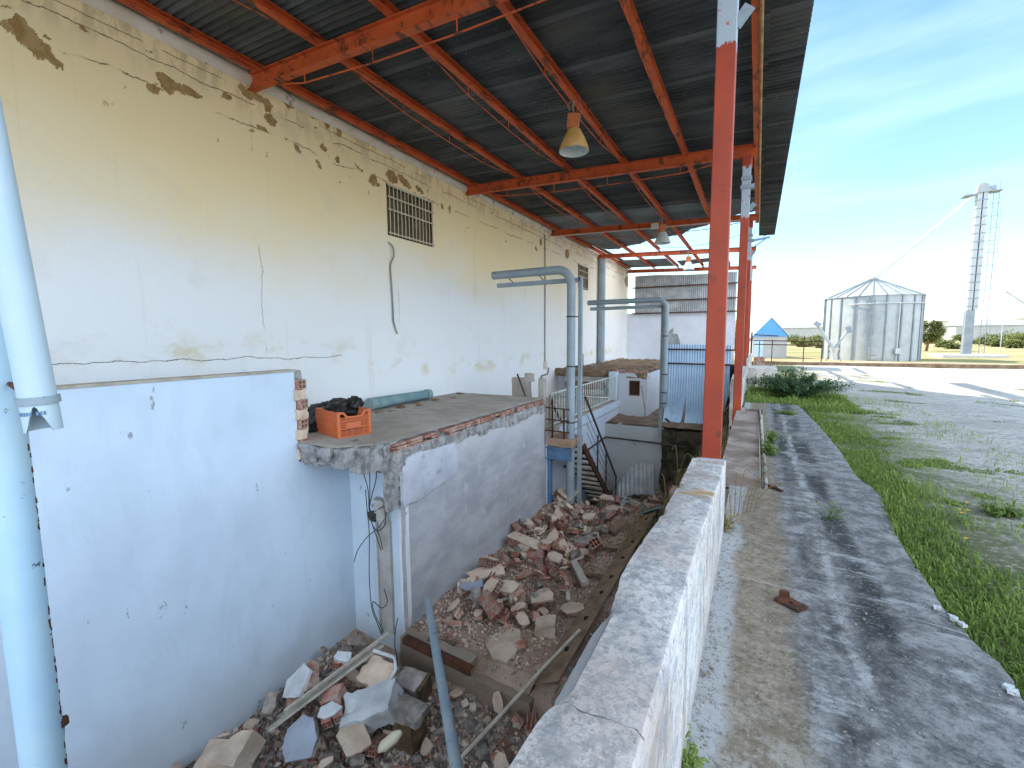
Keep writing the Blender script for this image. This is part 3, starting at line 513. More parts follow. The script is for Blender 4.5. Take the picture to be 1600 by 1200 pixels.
purlin(-3.12, 17.3, 20.9, rod=False); purlin(-1.13, 18.6, 20.9, rod=False)
b = MB(); b.tube([(-.085, -2.2, bz(-.1)+.06), (-.085, 5, bz(-.1)+.065), (-.085, 12.9, bz(-.1)+.04)], .018, 8); b.build('edge_conduit', [basic('ochre_conduit', (.42, .26, .10), (.30, .14, .06))], Cn, True)
def torn(x): # far torn edge of the main sheets
    pts = [(-5.4, 15.0), (-4.9, 16.3), (-4.5, 16.35), (-4.1, 15.9), (-3.6, 15.65), (-3.1, 15.0), (-2.6, 14.8), (-2.1, 14.55), (-1.75, 13.9), (-1.4, 13.7), (-1.06, 13.15), (-.6, 12.7), (-.16, 12.5)]
    for (a, b), (c, d) in zip(pts, pts[1:]):
        if a <= x <= c: return b+(d-b)*(x-a)/(c-a)+.06*nz3(x*7, 2)
    return 12.5
def sheet(y0, y1f, xa, xb, nx, ny_per=6, lam=.078, lift=0, amp=.013):
    r = MB(); ymax = max(y1f(xa+(xb-xa)*i/(nx-1)) for i in range(nx)); n = int((ymax-y0)/lam*ny_per)
    def fn(i, j):
        x = xa+(xb-xa)*i/(nx-1); y = min(y0+(ymax-y0)*j/(n-1), y1f(x)); return (x, y, bz(x)+.19+lift+amp*math.sin(2*math.pi*y/lam)+.006*nz3(x, y, 0, .8))
    r.grid(nx, n, fn); return r
sheet(-2.3, lambda x: 11.15, -5.55, -.02, 8).build('roof_sheet', 'roof', Cn, True)
sheet(11.0, torn, -5.4, -.16, 60, lift=.02).build('roof_sheet', 'galv', Cn, True)
sheet(-2.3, lambda x: 15.55+.1*nz3(x*9, 0), -.09, .32, 10, lift=.026).build('eave_sheet', 'roof', Cn, True)
r = sheet(18.9, lambda x: 21.0, -5.4, -3.3, 12, lift=.01); r.build('roof_sheet', 'galv', Cn, True)
r = MB()
r.grid(10, 60, lambda i, j: (-3.0+1.2*i/9, 19.4+1.5*j/59, bz(-2.4)+.2+.1*i/9*math.sin(j/59*1.5)+.013*math.sin(2*math.pi*(19.4+1.5*j/59)/.09))); r.build('loose_sheet', 'galv', Cn, True)
for k, y in enumerate(YB):
    y = (3.3, 7.9, 12.2, 16.5, 20.85)[k]; x = -.245 if k < 2 else (-.27, -.30, -.34)[k-2]; z0 = -.35 if k < 2 else .40
    ztop = bz(x)-(.085 if k < 2 else .075)
    c = MB(); c.b2((x-.058, y-.05, z0), (x+.058, y+.05, ztop)); col = c.build('column', 'column', Cn, bevel=.006)
    if k < 3:
        PG = bpy.data.materials.get('primer_grey_bracket') or basic('primer_grey_bracket', (.30, .34, .37), (.25, .28, .30), 8)
        for lo, hi in (((x-.075, y-.065, 3.32), (x+.11, y+.06, 3.38)), ((x-.07, y-.062, 3.44), (x+.075, y+.06, 3.5))): q = MB(); q.b2(lo, hi); q.build('bracket', PG, col)
        q = MB(); q.box((x+.085, y-.03, 3.05), (.07, .012, .12), rotm(0, .7, 0)); q.build('hook', PG, col)
        q = MB(); q.b2((x-.072, y-.012, ztop-.16), (x+.072, y+.012, ztop+.0)); q.build('gusset', 'steel', col)
        q = MB(); q.b2((x-.09, y-.09, z0-.01), (x+.09, y+.09, z0+.012)); q.build('base_plate', 'rust', col)
# bracket poking out beyond the far columns
b = MB(); b.bar((-.33, 15.9, 4.02), (.2, 16.0, 4.10), .06, .06); b.bar((-.2, 15.95, 3.86), (.08, 16, 4.05), .03, .03); b.build('outrigger', 'bluesteel', Cn)
# loose conduit and junction box under the third beam
cd = MB(); cd.tube([(-5.2, 12.1, bz(-5.2)-.12), (-4, 12.1, bz(-4)-.1), (-2.4, 12.1, bz(-2.4)-.09), (-1.2, 12.1, bz(-1.2)-.07), (-.3, 12.1, bz(-.3)-.06)], .012, 6); cdo = thing('cable_run', 'thin pale conduit with a square junction box under the third red beam', 'conduit', (-2.2, 12.1, 4)); cd.build('conduit', 'boxw', cdo, True)
q = at(1023, 353, Y=12.05); b = MB(); b.b2((q.x-.09, 12.02, q.z-.07), (q.x+.09, 12.09, q.z+.07)); b.build('junction_box', 'boxw', cdo, bevel=.006)
b = MB(); b.tube([(-3.0, 14.5, 3.9), (-2.0, 14.3, 3.72), (-1.0, 14.2, 3.78), (-.3, 14.1, 3.95)], .006, 5); solo('hanging_wire', b, 'wire', 'thin black wire slung across the open torn part of the roof', 'wire', smooth=True)
# lamps
def lamp(p, s, label, mat='lampsh', tilt=0):
    x, y, zt = p; t = thing('hanging_lamp', label, 'lamp', (x, y, zt), 'bell lamps hanging under the canopy')
    b = MB(); prof_ = [(.06, 0), (.085, -.015), (.10, -.05), (.135, -.12), (.165, -.19), (.185, -.25), (.19, -.27)]
    def lathe(pr_, mb, n=28):
        mb.grid(n+1, len(pr_), lambda i, j: (x+pr_[j][0]*s*math.cos(2*math.pi*i/n), y+pr_[j][0]*s*math.sin(2*math.pi*i/n), zt-.33*s+pr_[j][1]*s)); return mb
    lathe(prof_, b); b.build('shade', mat, t, True)
    b = lathe([(a-.006, c-.002) for a, c in prof_], MB()); b.build('reflector', 'lampin', t, True)
    b = MB(); b.tube([(x, y, zt-.34*s), (x, y, zt-.44*s)], .032*s, 12); b.tube([(x, y, zt-.44*s), (x, y, zt-.50*s), (x, y, zt-.55*s)], [.034*s, .045*s, .02*s], 12); b.build('bulb', 'lampin', t, True)
    b = MB(); b.box((x-.01, y, zt-.24*s), (.15*s, .11*s, .17*s), rotm(0, .1, .3)); b.tube([(x, y, zt-.32*s), (x, y, zt-.36*s)], .065*s, 14); b.build('gear_housing', 'lampbox', t, bevel=.01)
    b = MB(); b.tube([(x, y, zt-.16*s), (x-.02, y, zt-.06*s), (x, y, zt+.03)], .012, 7); b.tube([(x+.05, y+.02, zt+.05), (x+.1, y, zt-.1*s), (x+.07, y, zt-.28*s)], .006, 6); b.tube([(x-.06, y, zt-.1*s), (x-.09, y, zt-.02), (x, y, zt+.03)], .008, 6); b.build('hanger', 'leadcable', t, True)
lamp((-2.13, 5.58, bz(-2.13)+.08), 1.0, 'yellowed bell lamp with orange housing, nearest lamp, hanging from a red purlin')
lamp((-2.13, 11.6, bz(-2.13)+.02), 1.0, 'dirty whitish bell lamp hanging under the third red beam, middle of the three lamps', 'lampin')
lamp((-2.13, 16.3, bz(-2.13)-.02), 1.0, 'pale bell lamp farthest back under the broken open roof', 'lampin')
# ------------------------------------------------------------------ white partition with its broken brick end
PT = thing('partition_wall', 'tall smooth white partition wall with a broken end of hollow bricks', 'wall', (-4.3, 1, 0))
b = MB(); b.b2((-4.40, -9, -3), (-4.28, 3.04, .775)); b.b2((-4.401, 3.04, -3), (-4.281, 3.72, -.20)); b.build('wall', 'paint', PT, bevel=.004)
b = MB(); b.b2((-4.41, -9, .775), (-4.268, 3.05, .797)); b.build('coping', 'wood', PT)
b = MB(); lumpy(b, (-4.39, 3.035, -.2), (-4.292, 3.13, .785), .03, .014, 3, 9); b.build('broken_edge', 'broken', PT, True)
b = MB()
for k in range(4): hollow_brick(b, Matrix.Translation((-4.30, 3.095+.012*(k % 2), .635-.213*k)) @ Matrix.Rotation(.25+.1*(k % 2), 4, 'Z'), .11, .115, .10, 2, 2, 0, .012)
b.build('hollow_brick', 'brick', PT)
b = MB()
for k in range(4): lumpy(b, (-4.30, 3.02, .47-.213*k), (-4.245, 3.145+.02*math.sin(k*3), .585-.213*k), .016, .016, k*3, 14)
b.build('mortar', 'plaster', PT, True)
b = MB(); b.tube([(-4.27, 1.9, .86), (-4.3, 1.9, .83)], .012, 6)
# ------------------------------------------------------------------ annex block: slab, brick edge, grey side, white front
A = thing('annex_block', 'low concrete-roofed annex with a broken brick slab edge and a grey rendered side', 'building', (-4.3, 5.5, -2.6))
sx = -3.38
poly = [(-5.34, 2.2), (-4.41, 2.2), (-4.41, 3.0), (-4.17, 3.04), (-3.95, 3.0), (-3.80, 2.99), (-3.62, 3.05), (-3.5, 3.12), (-3.44, 3.25), (sx-.03, 3.5), (sx-.02, 5), (sx-.03, 7.42), (-5.34, 7.47)]
b = MB()
NX, NY = 44, 100
def slabtop(i, j):
    x = -5.345+(1.94)*i/(NX-1); y0 = 2.4 if x < -4.41 else 3.03 if x < -3.85 else 3.03+.42*((x+3.85)/.44)**2; y = y0+(7.43-y0)*j/(NY-1)
    y += .02*nz3(x*9, 0)*(1 if j == 0 else 0); return (x, y, .02+.008*fbm(x, y, 0, 1.8)-(.012 if j == 0 or i == NX-1 else 0))
b.grid(NX, NY, slabtop); b.build('roof_slab', 'concrete', A, True)
b = MB(); b.prism([(-5.34, 2.4), (-4.42, 2.4), (-4.42, 3.06), (-3.86, 3.08), (-3.55, 3.3), (-3.44, 3.55), (-3.44, 7.4), (-5.34, 7.4)], -.2, -.002); b.build('slab_core', 'broken', A)
b = MB()      # broken, lumpy front nose of the slab, thin at the left, thick at the corner
for i, (x0, x1, y0, y1, z0, z1) in enumerate([(-4.27, -4.0, 3.03, 3.24, -.17, .01), (-4.04, -3.78, 3.03, 3.2, -.12, .005), (-3.82, -3.58, 3.06, 3.4, -.2, .008), (-3.62, -3.42, 3.16, 3.6, -.26, .006), (-4.27, -4.05, 3.1, 3.6, -.24, -.1), (-3.6, -3.41, 3.4, 3.72, -.3, -.01)]):
    lumpy(b, (x0, y0, z0), (x1, y1, z1), .028, .03, i*7, 7)
b.build('broken_nose', 'broken', A, True)
b = MB(); b.grid(24, 10, lambda i, j: (-4.27+.75*i/23, 3.10+.12*(i/23)+.55*j/9, -.2+.05*math.sin(j/9*3.1)-.03*math.sin(i/23*3.1))); b.build('vault_soffit', 'whitepl', A, True)
# brick edge: short ends of hollow bricks, patchy
b = MB(); y = 3.56
while y < 7.38:
    L_ = rnd.uniform(.07, .16); k = rnd.random(); out = rnd.uniform(-.012, .012)
    if k > .12:
        for zc in (-.028, -.062, -.097):
            if rnd.random() < (.92 if zc > -.09 else (.75 if y < 4.3 else .35)): b.box((sx-.035+out+rnd.uniform(-.006, .006), y+L_/2, zc), (.09, L_-.01, .026), rotm(0, rnd.uniform(-.05, .05), rnd.uniform(-.05, .05)), jit=.003)
    y += L_
for zc in (-.03, -.06, -.09, -.12, -.15, -.18): b.box((sx-.03, 3.57+rnd.uniform(-.02, .02)-(zc)*.3, zc), (.1, rnd.uniform(.12, .24), .02), rotm(0, 0, rnd.uniform(-.06, .06)), jit=.004)
b.build('brick_course', 'brick', A)
b = MB(); y = 3.5
while y < 7.4:
    d = rnd.uniform(.16, .34); t = rnd.uniform(.06, .15)*(1.5 if y < 4.4 else 1); lumpy(b, (sx-.12, y, -.12-t), (sx+.022, min(7.42, y+d+.02), -.09), .026, .024, y*5, 9); y += d
lumpy(b, (sx-.1, 3.5, -.5), (sx+.0, 3.85, -.14), .03, .028, 41, 8); lumpy(b, (sx-.1, 3.46, -.75), (sx-.01, 3.62, -.3), .03, .02, 44, 8)
b.build('broken_concrete_edge', 'broken', A, True)
b = MB(); b.grid(130, 84, lambda i, j: (sx+.012*fbm(3.6+3.83*i/129, -2.8+2.68*j/83, 2, 1.4)+.004*nz3(i*.9, j*.9), 3.6+3.83*i/129, -2.8+2.68*j/83)); b.b2((sx-.2, 3.95, -2.8), (sx-.02, 7.43, -.12)); b.build('side_wall', 'grey', A, True)
b = MB()      # raised remnant of white plaster, torn outline
pp = [(3.63, -.28), (3.72, -.20), (3.9, -.175), (4.1, -.2), (4.35, -.21), (4.62, -.215), (4.66, -.33), (4.64, -.6), (4.45, -.66), (4.25, -.68), (4.05, -.72), (3.86, -.755), (3.72, -.72), (3.64, -.76), (3.61, -.66), (3.625, -.45)]
pts = []
for (a, c), (d, e2) in zip(pp, pp[1:]+pp[:1]):
    for k in range(7): t = k/7; pts.append((a+(d-a)*t+.012*nz3(a*30+t*9, c*30), c+(e2-c)*t+.012*nz3(c*30+t*9, a*20)))
n = len(pts); cy_, cz_ = sum(p[0] for p in pts)/n, sum(p[1] for p in pts)/n
rings = [[(sx-.01, y_, z_) for y_, z_ in pts], [(sx+.03+.006*nz3(y_*9, z_*9), y_, z_) for y_, z_ in pts]]+[[(sx+.036+.006*fbm(cy_+(y_-cy_)*f, cz_+(z_-cz_)*f, 0, 4), cy_+(y_-cy_)*f, cz_+(z_-cz_)*f) for y_, z_ in pts] for f in (.9, .6, .3, .02)]
b.add([v for r_ in rings for v in r_], [(k*n+i, k*n+(i+1) % n, (k+1)*n+(i+1) % n, (k+1)*n+i) for k in range(5) for i in range(n)]); b.build('plaster_remnant', [basic('bluish_old_plaster', (.52, .54, .58), (.44, .46, .50), 4, .38, .62, .92, 0, 30, .5, .01, ((.26, .25, .25), 8, .62, .6))], A, True)
b = MB(); b.b2((-4.279, 3.7, -2.8), (sx-.10, 3.9, -.22)); b.build('front_wall', 'paint2', A)
b = MB(); b.grid(5, 60, lambda i, j: (sx-.10+.105*i/4, 3.665+.006*nz3(j*.3, i)-(.01 if 0 < i < 4 else 0), -2.75+2.42*j/59)); b.b2((sx-.10, 3.67, -2.75), (sx+.006, 3.72, -.33-.02)); b.build('corner_strip', [white_paint('corner_white', (.80, .81, .82), amt=.2, spots=True)], A, True)
b = MB(); b.b2((-3.80, 3.66, -2.35), (-3.62, 3.70, -.98)); b.b2((-3.83, 3.655, -2.4), (-3.805, 3.70, -.72)); lumpy(b, (-3.78, 3.6, -.98), (-3.64, 3.7, -.72), .03, .03, 9, 9); b.build('conduit_chase', [basic('beige_grey_board', (.36, .34, .30), (.46, .44, .40), 4)], A)
# wires dangling from the slab
wr = MB()
def wire(mb, pts, r=.0055, n=5, sub=8):
    P_ = [Vector(p) for p in pts]; out = []
    for i in range(len(P_)-1):
        p0, p1, p2, p3 = P_[max(i-1, 0)], P_[i], P_[i+1], P_[min(i+2, len(P_)-1)]
        for k in range(sub): t = k/sub; out.append(.5*((2*p1)+(p2-p0)*t+(2*p0-5*p1+4*p2-p3)*t*t+(3*p1-p0-3*p2+p3)*t**3))
    out.append(P_[-1]); mb.tube(out, r, n)
def wpx(pl, Y=3.6, dy=0): return [at(px, py, Y=Y-dy*(i % 2)) for i, (px, py) in enumerate(pl)]
wire(wr, wpx([(566, 715), (567, 735), (575, 765), (577, 800), (582, 820), (592, 835), (598, 858)], 3.6, .02)); wire(wr, wpx([(585, 712), (588, 745), (581, 775), (578, 805), (596, 860)], 3.58, .03)); wire(wr, wpx([(578, 712), (578, 770), (580, 800), (601, 792), (601, 820), (590, 830)], 3.6, .03))
wire(wr, wpx([(553, 878), (560, 858), (575, 838), (590, 826), (600, 812)], 3.5)); wire(wr, wpx([(571, 765), (574, 800), (577, 835), (577, 900), (581, 950), (590, 975), (600, 1000)], 3.62, .02)); wire(wr, wpx([(600, 920), (605, 940), (596, 950), (583, 940), (585, 958), (598, 985)], 3.6, .03))
wire(wr, wpx([(622, 965), (618, 985), (617, 1010), (622, 1035)], 3.55)); lumpy(wr, at(583, 806, Y=3.6)-Vector((.05, .03, .06)), at(583, 806, Y=3.6)+Vector((.05, .03, .05)), .02, .02, 5, 14)
solo('dangling_wires', wr, 'wire', 'tangle of dark wires hanging down the white corner below the broken slab', 'wires', smooth=True)
# concrete stubs and leaning bar at the far end of the slab
b = MB(); lumpy(b, (-4.10, 7.5, -.1), (-3.74, 7.62, .37), .05, .012, 4, 6); lumpy(b, (-3.82, 7.5, .3), (-3.67, 7.6, .45), .04, .015, 7, 8); solo('concrete_stub', b, 'concrete', 'wide grey broken concrete stub at the far end of the slab', 'concrete stub', smooth=True)
b = MB(); b.b2((-3.545, 7.5, -.6), (-3.43, 7.62, .36)); solo('concrete_post', b, 'concrete', 'slim square concrete post between the slab end and the pale railing', 'post', bevel=.008)
b = MB(); b.bar((-3.96, 7.46, .44), (-3.74, 7.36, .03), .022, .022); solo('iron_bar', b, 'darksteel', 'black iron bar leaning against the grey concrete stub', 'bar')
b = MB(); b.tube([(-5.3, 10.4, .05), (-5.3, 10.4, .3), (-5.3, 10.45, .36), (-5.3, 10.75, .40), (-5.3, 10.8, .52)], .014, 7)
b = MB(); q = at(1, 1, X=WX)
cdt = thing('wall_conduit', 'thin vertical conduit on the wall ending in a small switch box', 'conduit', (-5.32, 11.74, .4)); b = MB(); b.tube([(-5.325, 11.74, 3.98), (-5.325, 11.75, 2.5), (-5.325, 11.73, 1.2), (-5.325, 11.74, .44)], .016, 7); b.build('conduit', 'leadcable', cdt, True)
b = MB(); b.b2((-5.345, 11.68, .24), (-5.28, 11.8, .46)); b.build('switch_box', 'boxw', cdt, bevel=.005); b = MB(); b.tube([(-5.31, 11.95, .26), (-5.31, 11.93, .12), (-5.31, 11.85, .07), (-5.31, 11.5, .06), (-5.31, 11.42, -.05), (-5.31, 11.42, -.5)], .022, 8); b.build('bent_pipe', 'leadcable', cdt, True)
b = MB(); wire(b, [(-5.34, 5.61, 2.68), (-5.31, 5.68, 2.62), (-5.30, 5.69, 2.48), (-5.325, 5.63, 2.3), (-5.325, 5.64, 2.0), (-5.325, 5.655, 1.6), (-5.325, 5.66, 1.4), (-5.32, 5.73, 1.2)], .013, 7); solo('wall_cable', b, 'leadcable', 'short loose grey cable hanging on the wall under the barred window', 'cable', smooth=True)
# things on the slab: crate, black bag, teal pipe
def crate():
    t = thing('plastic_crate', 'orange slatted plastic crate standing on the broken slab edge', 'crate', (-4.0, 3.33, .022)); a = math.atan2(.13, -.52); Lx, Ly, Hh = .54, .40, .29; base = Vector((-4.0, 3.33, .022)); ux = Vector((-.52, .13, 0)).normalized(); uy = Vector((.13, .52, 0)).normalized()
    R = Matrix((ux, uy, (0, 0, 1))).transposed()
    def bx(mb, lo, hi): c = [(p+q_)/2 for p, q_ in zip(lo, hi)]; mb.box(base+ux*c[0]+uy*c[1]+Vector((0, 0, c[2])), [q_-p for p, q_ in zip(lo, hi)], R)
    w_ = .006
    for (sx_, hz) in ((0, 0), (Ly-w_, 0)):
        side = MB()                # long sides: uniform height
        bx(side, (.03, sx_, .26), (Lx-.03, sx_+w_, .288)); 
        for z in (.0, .09, .175): bx(side, (.03, sx_-.003, z), (Lx-.03, sx_+w_+.003, z+.013))
        for k in range(16): bx(side, (.03+(Lx-.06)*k/16+.002, sx_+.001, .013), (.03+(Lx-.06)*k/16+.024, sx_+w_-.001, .26))
        side.build('long_side', 'crate', t)
    for x_ in (0, Lx-w_):                           # short ends: rim dips in the middle to make a hand hole
        e_ = MB()
        for z in (.0, .09, .175): bx(e_, (x_-.003, .03, z), (x_+w_+.003, Ly-.03, z+.013))
        for k in range(5):
            y0 = .03+(Ly-.06)*k/5
            for z in [.02+.0125*i for i in range(17)]:
                if abs(z-.09) < .008 or abs(z-.175) < .008 or z > .225 or (k in (1, 2, 3) and .10 < z < .17 and k == 2): continue
                bx(e_, (x_+.001, y0+.004, z), (x_+w_-.001, y0+(Ly-.06)/5-.004, z+.0065))
            bx(e_, (x_, y0-.003, .013), (x_+w_, y0+.003, .225))
        bx(e_, (x_+.0, .14, .108), (x_+w_+.0045, .26, .165)); bx(e_, (x_-.004, .1, .105), (x_, .27, .16))
        prof_ = [(.0, .29), (.07, .285), (.11, .235), (.2, .228), (.29, .235), (.33, .285), (.40, .29)]
        for (ya, za), (yb, zb_) in zip(prof_, prof_[1:]): p = base+ux*(x_+w_/2)+uy*ya+Vector((0, 0, za-.01)); q_ = base+ux*(x_+w_/2)+uy*yb+Vector((0, 0, zb_-.01)); e_.bar(p, q_, .018, .02)
        e_.build('short_side', 'crate', t)

    for x_ in (-.004, Lx-.032):
        for y_ in (-.004, Ly-.032): c_ = MB(); bx(c_, (x_, y_, 0), (x_+.036, y_+.036, .292)); c_.build('corner_post', 'crate', t, bevel=.006)
    f_ = MB(); bx(f_, (.01, .01, .004), (Lx-.01, Ly-.01, .012)); f_.build('bottom', 'crate', t)
crate()
b = MB()
for cx_, cy2, cz2, ax_, ay_, az_, sd2 in ((-4.46, 3.80, .25, .24, .15, .13, 1), (-4.78, 3.86, .16, .30, .2, .14, 2), (-4.62, 3.52, .08, .14, .14, .11, 3), (-4.27, 3.82, .31, .10, .09, .11, 4), (-4.95, 3.8, .1, .25, .2, .12, 5)):
    def bf(i, j):
        th, ph = 2*math.pi*i/40, math.pi*(j/24-.5); d = Vector((math.cos(th)*math.cos(ph), math.sin(th)*math.cos(ph), math.sin(ph)*(1 if ph > 0 else .8)))
        k2 = 1+.30*fbm(d.x+sd2, d.y, d.z, 1.8)+.14*abs(nz3(d.x*5+sd2, d.y*5, d.z*5)); return (cx_+d.x*ax_*k2, cy2+d.y*ay_*k2, max(.024, cz2+d.z*az_*k2))
    b.grid(41, 25, bf)
solo('bin_bag', b, 'blackpl', 'crumpled black plastic bag heaped behind and over the orange crate', 'bag', smooth=True)
b = MB(); b.tube([(-5.22, 4.95, .11), (-5.2, 5.5, .12), (-5.22, 6.3, .11)], [.10, .085, .08], 14); b.tube([(-5.22, 6.3, .11), (-5.2, 6.4, .11)], [.095, .09], 14); solo('teal_pipe', b, 'tarp', 'fat dirty teal pipe lying along the wall on the slab', 'pipe', smooth=True)
b = MB(); [lumpy(b, (x_, y_, .01), (x_+rnd.uniform(.05, .14), y_+rnd.uniform(.05, .14), rnd.uniform(.03, .07)), .03, .015, x_*9, 12) for x_, y_ in ((-5.0, 4.5), (-4.95, 4.8), (-5.0, 5.3), (-4.9, 5.0), (-4.85, 5.6), (-5.1, 5.8), (-5.0, 6.2), (-5.2, 7.2), (-4.9, 6.6))]; o = solo('debris', b, 'brown', None, None, smooth=True); o['kind'] = 'stuff'; o['label'] = 'brown crumbs of debris lying on the slab along the teal pipe'; o['category'] = 'debris'
# ------------------------------------------------------------------ exhaust pipes
def elbow(p0, corner, p1, r, n=8):
    a = (Vector(p0)-Vector(corner)).normalized(); b_ = (Vector(p1)-Vector(corner)).normalized(); out = [Vector(p0)]; c = Vector(corner)+(a+b_)*r
    for k in range(n+1): t = math.pi/2*k/n; out.append(c-b_*r*math.cos(t)-a*r*math.sin(t))
    out.append(Vector(p1)); return out
def pipepair(name, label, X_, Y_, ztop, zbot, xend, rr, back):
    t = thing(name, label, 'pipe', (X_, Y_, zbot)); b = MB(); b.tube(elbow((xend, Y_, ztop), (X_, Y_, ztop), (X_, Y_, zbot), .28 if rr > .065 else .2), rr, 16, hollow=.006, caps=False); b.build('main_pipe', 'pipe', t, True)
    b = MB(); x2, y2 = X_+back[0], Y_+back[1]; b.bar((xend+.03, y2, ztop-rr*2.4), (x2, y2, ztop-rr*2.4), .07, .08); b.bar((x2, y2, ztop-rr*1.8), (x2, y2, zbot+back[2]), .07, .07, up=Vector((0, 1, 0))); b.build('box_duct', 'pipe', t, bevel=.006)
    c = MB()
    for z in [ztop-.85, ztop-1.75, -.45, zbot+.35]:
        if z > zbot: c = MB(); c.tube([(X_, Y_, z-.012), (X_, Y_, z+.012)], rr+.006, 16); c.bar((X_, Y_, z), (x2, y2, z), .02, .02); c.build('pipe_clip', 'darksteel', t, True)
    for x_ in (xend+.35, xend+1.0): c = MB(); c.bar((x_, Y_, ztop-rr), (x_+.05, y2, ztop-rr*2.1), .012, .012); c.build('pipe_clip', 'darksteel', t, True)
pipepair('exhaust_pipe', 'tall grey elbow pipe with a thin duct, rising beside the stair', -2.985, 7.72, 2.34, -2.35, -4.62, .078, (.135, .12, .25))
pipepair('exhaust_pipe', 'shorter grey blue elbow pipe in front of the blue sheet fence', -1.895, 11.0, 1.985, -.55, -3.8, .062, (-.09, .1, -.75))
b = MB(); b.tube([(-5.2, 16.6, -.3), (-5.2, 16.6, 4.05)], .13, 16); solo('wall_duct', b, 'pipe', 'fat grey vertical duct against the wall past the second window', 'duct', smooth=True)
# pole and broken downpipe at the left edge, close to the camera
PL = thing('steel_pole', 'pale blue rust-specked steel pole rising at the left edge of the view', 'pole', (-2.03, .45, -2.6)); b = MB(); b.tube([(-2.075, .45, -2.7), (-2.075, .45, 4.2)], .055, 20); b.build('shaft', 'pole', PL, True)
b = MB(); r_ = random.Random(3)
for _ in range(150):
    z = -.7+2.9*r_.random(); a_ = r_.gauss(0, .06); dx, dy = .494+a_, .864-a_*.5; b.box((-2.075+dx*.0535, .45+dy*.0535, z), (.005, .005, r_.uniform(.004, .022)), rotm(0, 0, .5), jit=.001)
b.build('rust_line', 'rust', PL)['kind'] = 'stuff'
b = MB(); q0 = at(75, 1112, Y=.5); q1 = at(97, 1128, Y=.5); q2 = at(95, 1140, Y=.5); q3 = at(57, 1180, Y=.45); b.tube([q0, q1], .008, 7); b.tube([q1-Vector((0, 0, .012)), q1+Vector((0, 0, .012))], .018, 6); b.build('clamp_bolt', 'rust', PL, True); b = MB(); wire(b, [q2, (q2+q3)/2+Vector((.01, 0, -.01)), q3, at(40, 1215, Y=.42)], .011, 6); wire(b, [q1, at(98, 1170, Y=.5), at(100, 1230, Y=.5)], .006, 6); b.build('tie_wire', 'darksteel', PL, True)
def downpipe():
    t = thing('downpipe', 'pale blue plastic downpipe with a broken lower lip, hanging at the left edge', 'pipe', (-1.72, .45, .8)); top = at(-52, 60, Y=.40); bot = at(69, 672, Y=.45); r = .039; n = 48; d = (bot-top).normalized(); sx_ = d.cross(Vector((0, 1, 0))).normalized(); sy_ = d.cross(sx_)
    b = MB(); LL = (bot-top).length
    for rr in (r, r-.004):
        def fn(i, j):
            th = 2*math.pi*i/n; v = sx_*math.cos(th)+sy_*math.sin(th); fac = max(0, (v.dot(Vector((1.55, -.6, 0)).normalized()))); cut = .075*max(0, 1-abs(math.acos(max(-1, min(1, v.dot((Vector((.9, -.5, 0))).normalized()))))/.75)) if rr else 0
            cut *= 1+.25*nz3(i*.7, 3); L_ = LL-cut; return top+d*(L_*j/30)+v*(rr+(.0 if j < 30 else 0))
        b.grid(n+1, 31, fn)
    b.build('pipe', 'pvc', t, True)
    b = MB(); c = bot-d*.085; b.tube([c-d*.010, c+d*.010], r+.006, 32); b.build('clip', 'pvc2', t, True)
    b = MB(); c = bot-d*.085; b.tube([c+Vector((-.06, 0, 0)), c+Vector((-.3, .02, .03))], .007, 7); b.build('strap', 'rust', t, True)
    b = MB()
    for k in range(26):
        th0, th1 = 2*math.pi*k/36, 2*math.pi*(k+.7)/36; 
        if k % 9 in (3,): continue
        c0 = bot-d*.05
        b.add([c0+(sx_*math.cos(th)+sy_*math.sin(th))*(r+.0012)+d*e_ for th in (th0, th1) for e_ in (-.006, .004)], [(0, 1, 3, 2)])
    b.build('printed_band', 'bluesteel', t)
downpipe()
# ------------------------------------------------------------------ low walls
LW = thing('low_wall', 'thick white limewashed low wall with a crumbling cracked top, right beside the walkway', 'wall', (-.2, 1, 0))
b = MB(); n_ = 170; prof0 = [(-.262, -1.0), (-.262, .38), (-.260, .47), (-.257, .497), (-.250, .505), (-.21, .507), (-.15, .507), (-.130, .504), (-.125, .497), (-.124, .3), (-.124, .12), (-.126, -.05)]
EDG = [(-2, -.03), (.45, -.032), (.60, -.022), (.64, -.010), (.68, .012), (.73, .016), (.77, .0), (.84, .006), (.90, .0), (.96, -.008), (1.05, -.02), (1.13, -.025), (1.3, -.02), (1.5, -.012), (1.8, -.018), (2.2, -.03), (2.7, -.044)]
def edge_d(y):
    for (a, b_), (c, d) in zip(EDG, EDG[1:]):
        if a <= y <= c: return b_+(d-b_)*(y-a)/(c-a)
    return -.044
def lwf(i, j):
    y = -1.6+4.3*i/(n_-1); x, z = prof0[j]
    if z > .2: z -= .085*sm(1.2, 2.7, y)
    x += .0012*fbm(y, j*.3, 0, 9)
    if j == 0: x += min(0, edge_d(y))
    if j in (1, 2, 3):                                  # bitten inner edge showing the smooth lower course
        bite = .006*max(0, nz3(y*31, 8)); x += bite+edge_d(y)+.005*nz3(y*30, 2)*(.6 < y < 1.2)
        if y > 1.3: x += .010*sm(1.56, 1.57, y)*(1-sm(1.64, 1.66, y))+.018*sm(2.0, 2.01, y)*(1-sm(2.09, 2.11, y))
        if j == 1: z = z if bite < .02 else z
    z += .0012*fbm(y, x*5, 3, 9); return (x, y, z)
b.grid(n_, len(prof0), lwf); m_ = len(prof0); b.add([lwf(n_-1, j) for j in range(m_)], [tuple(range(m_))]); b.build('masonry', 'lowwall', LW, True)
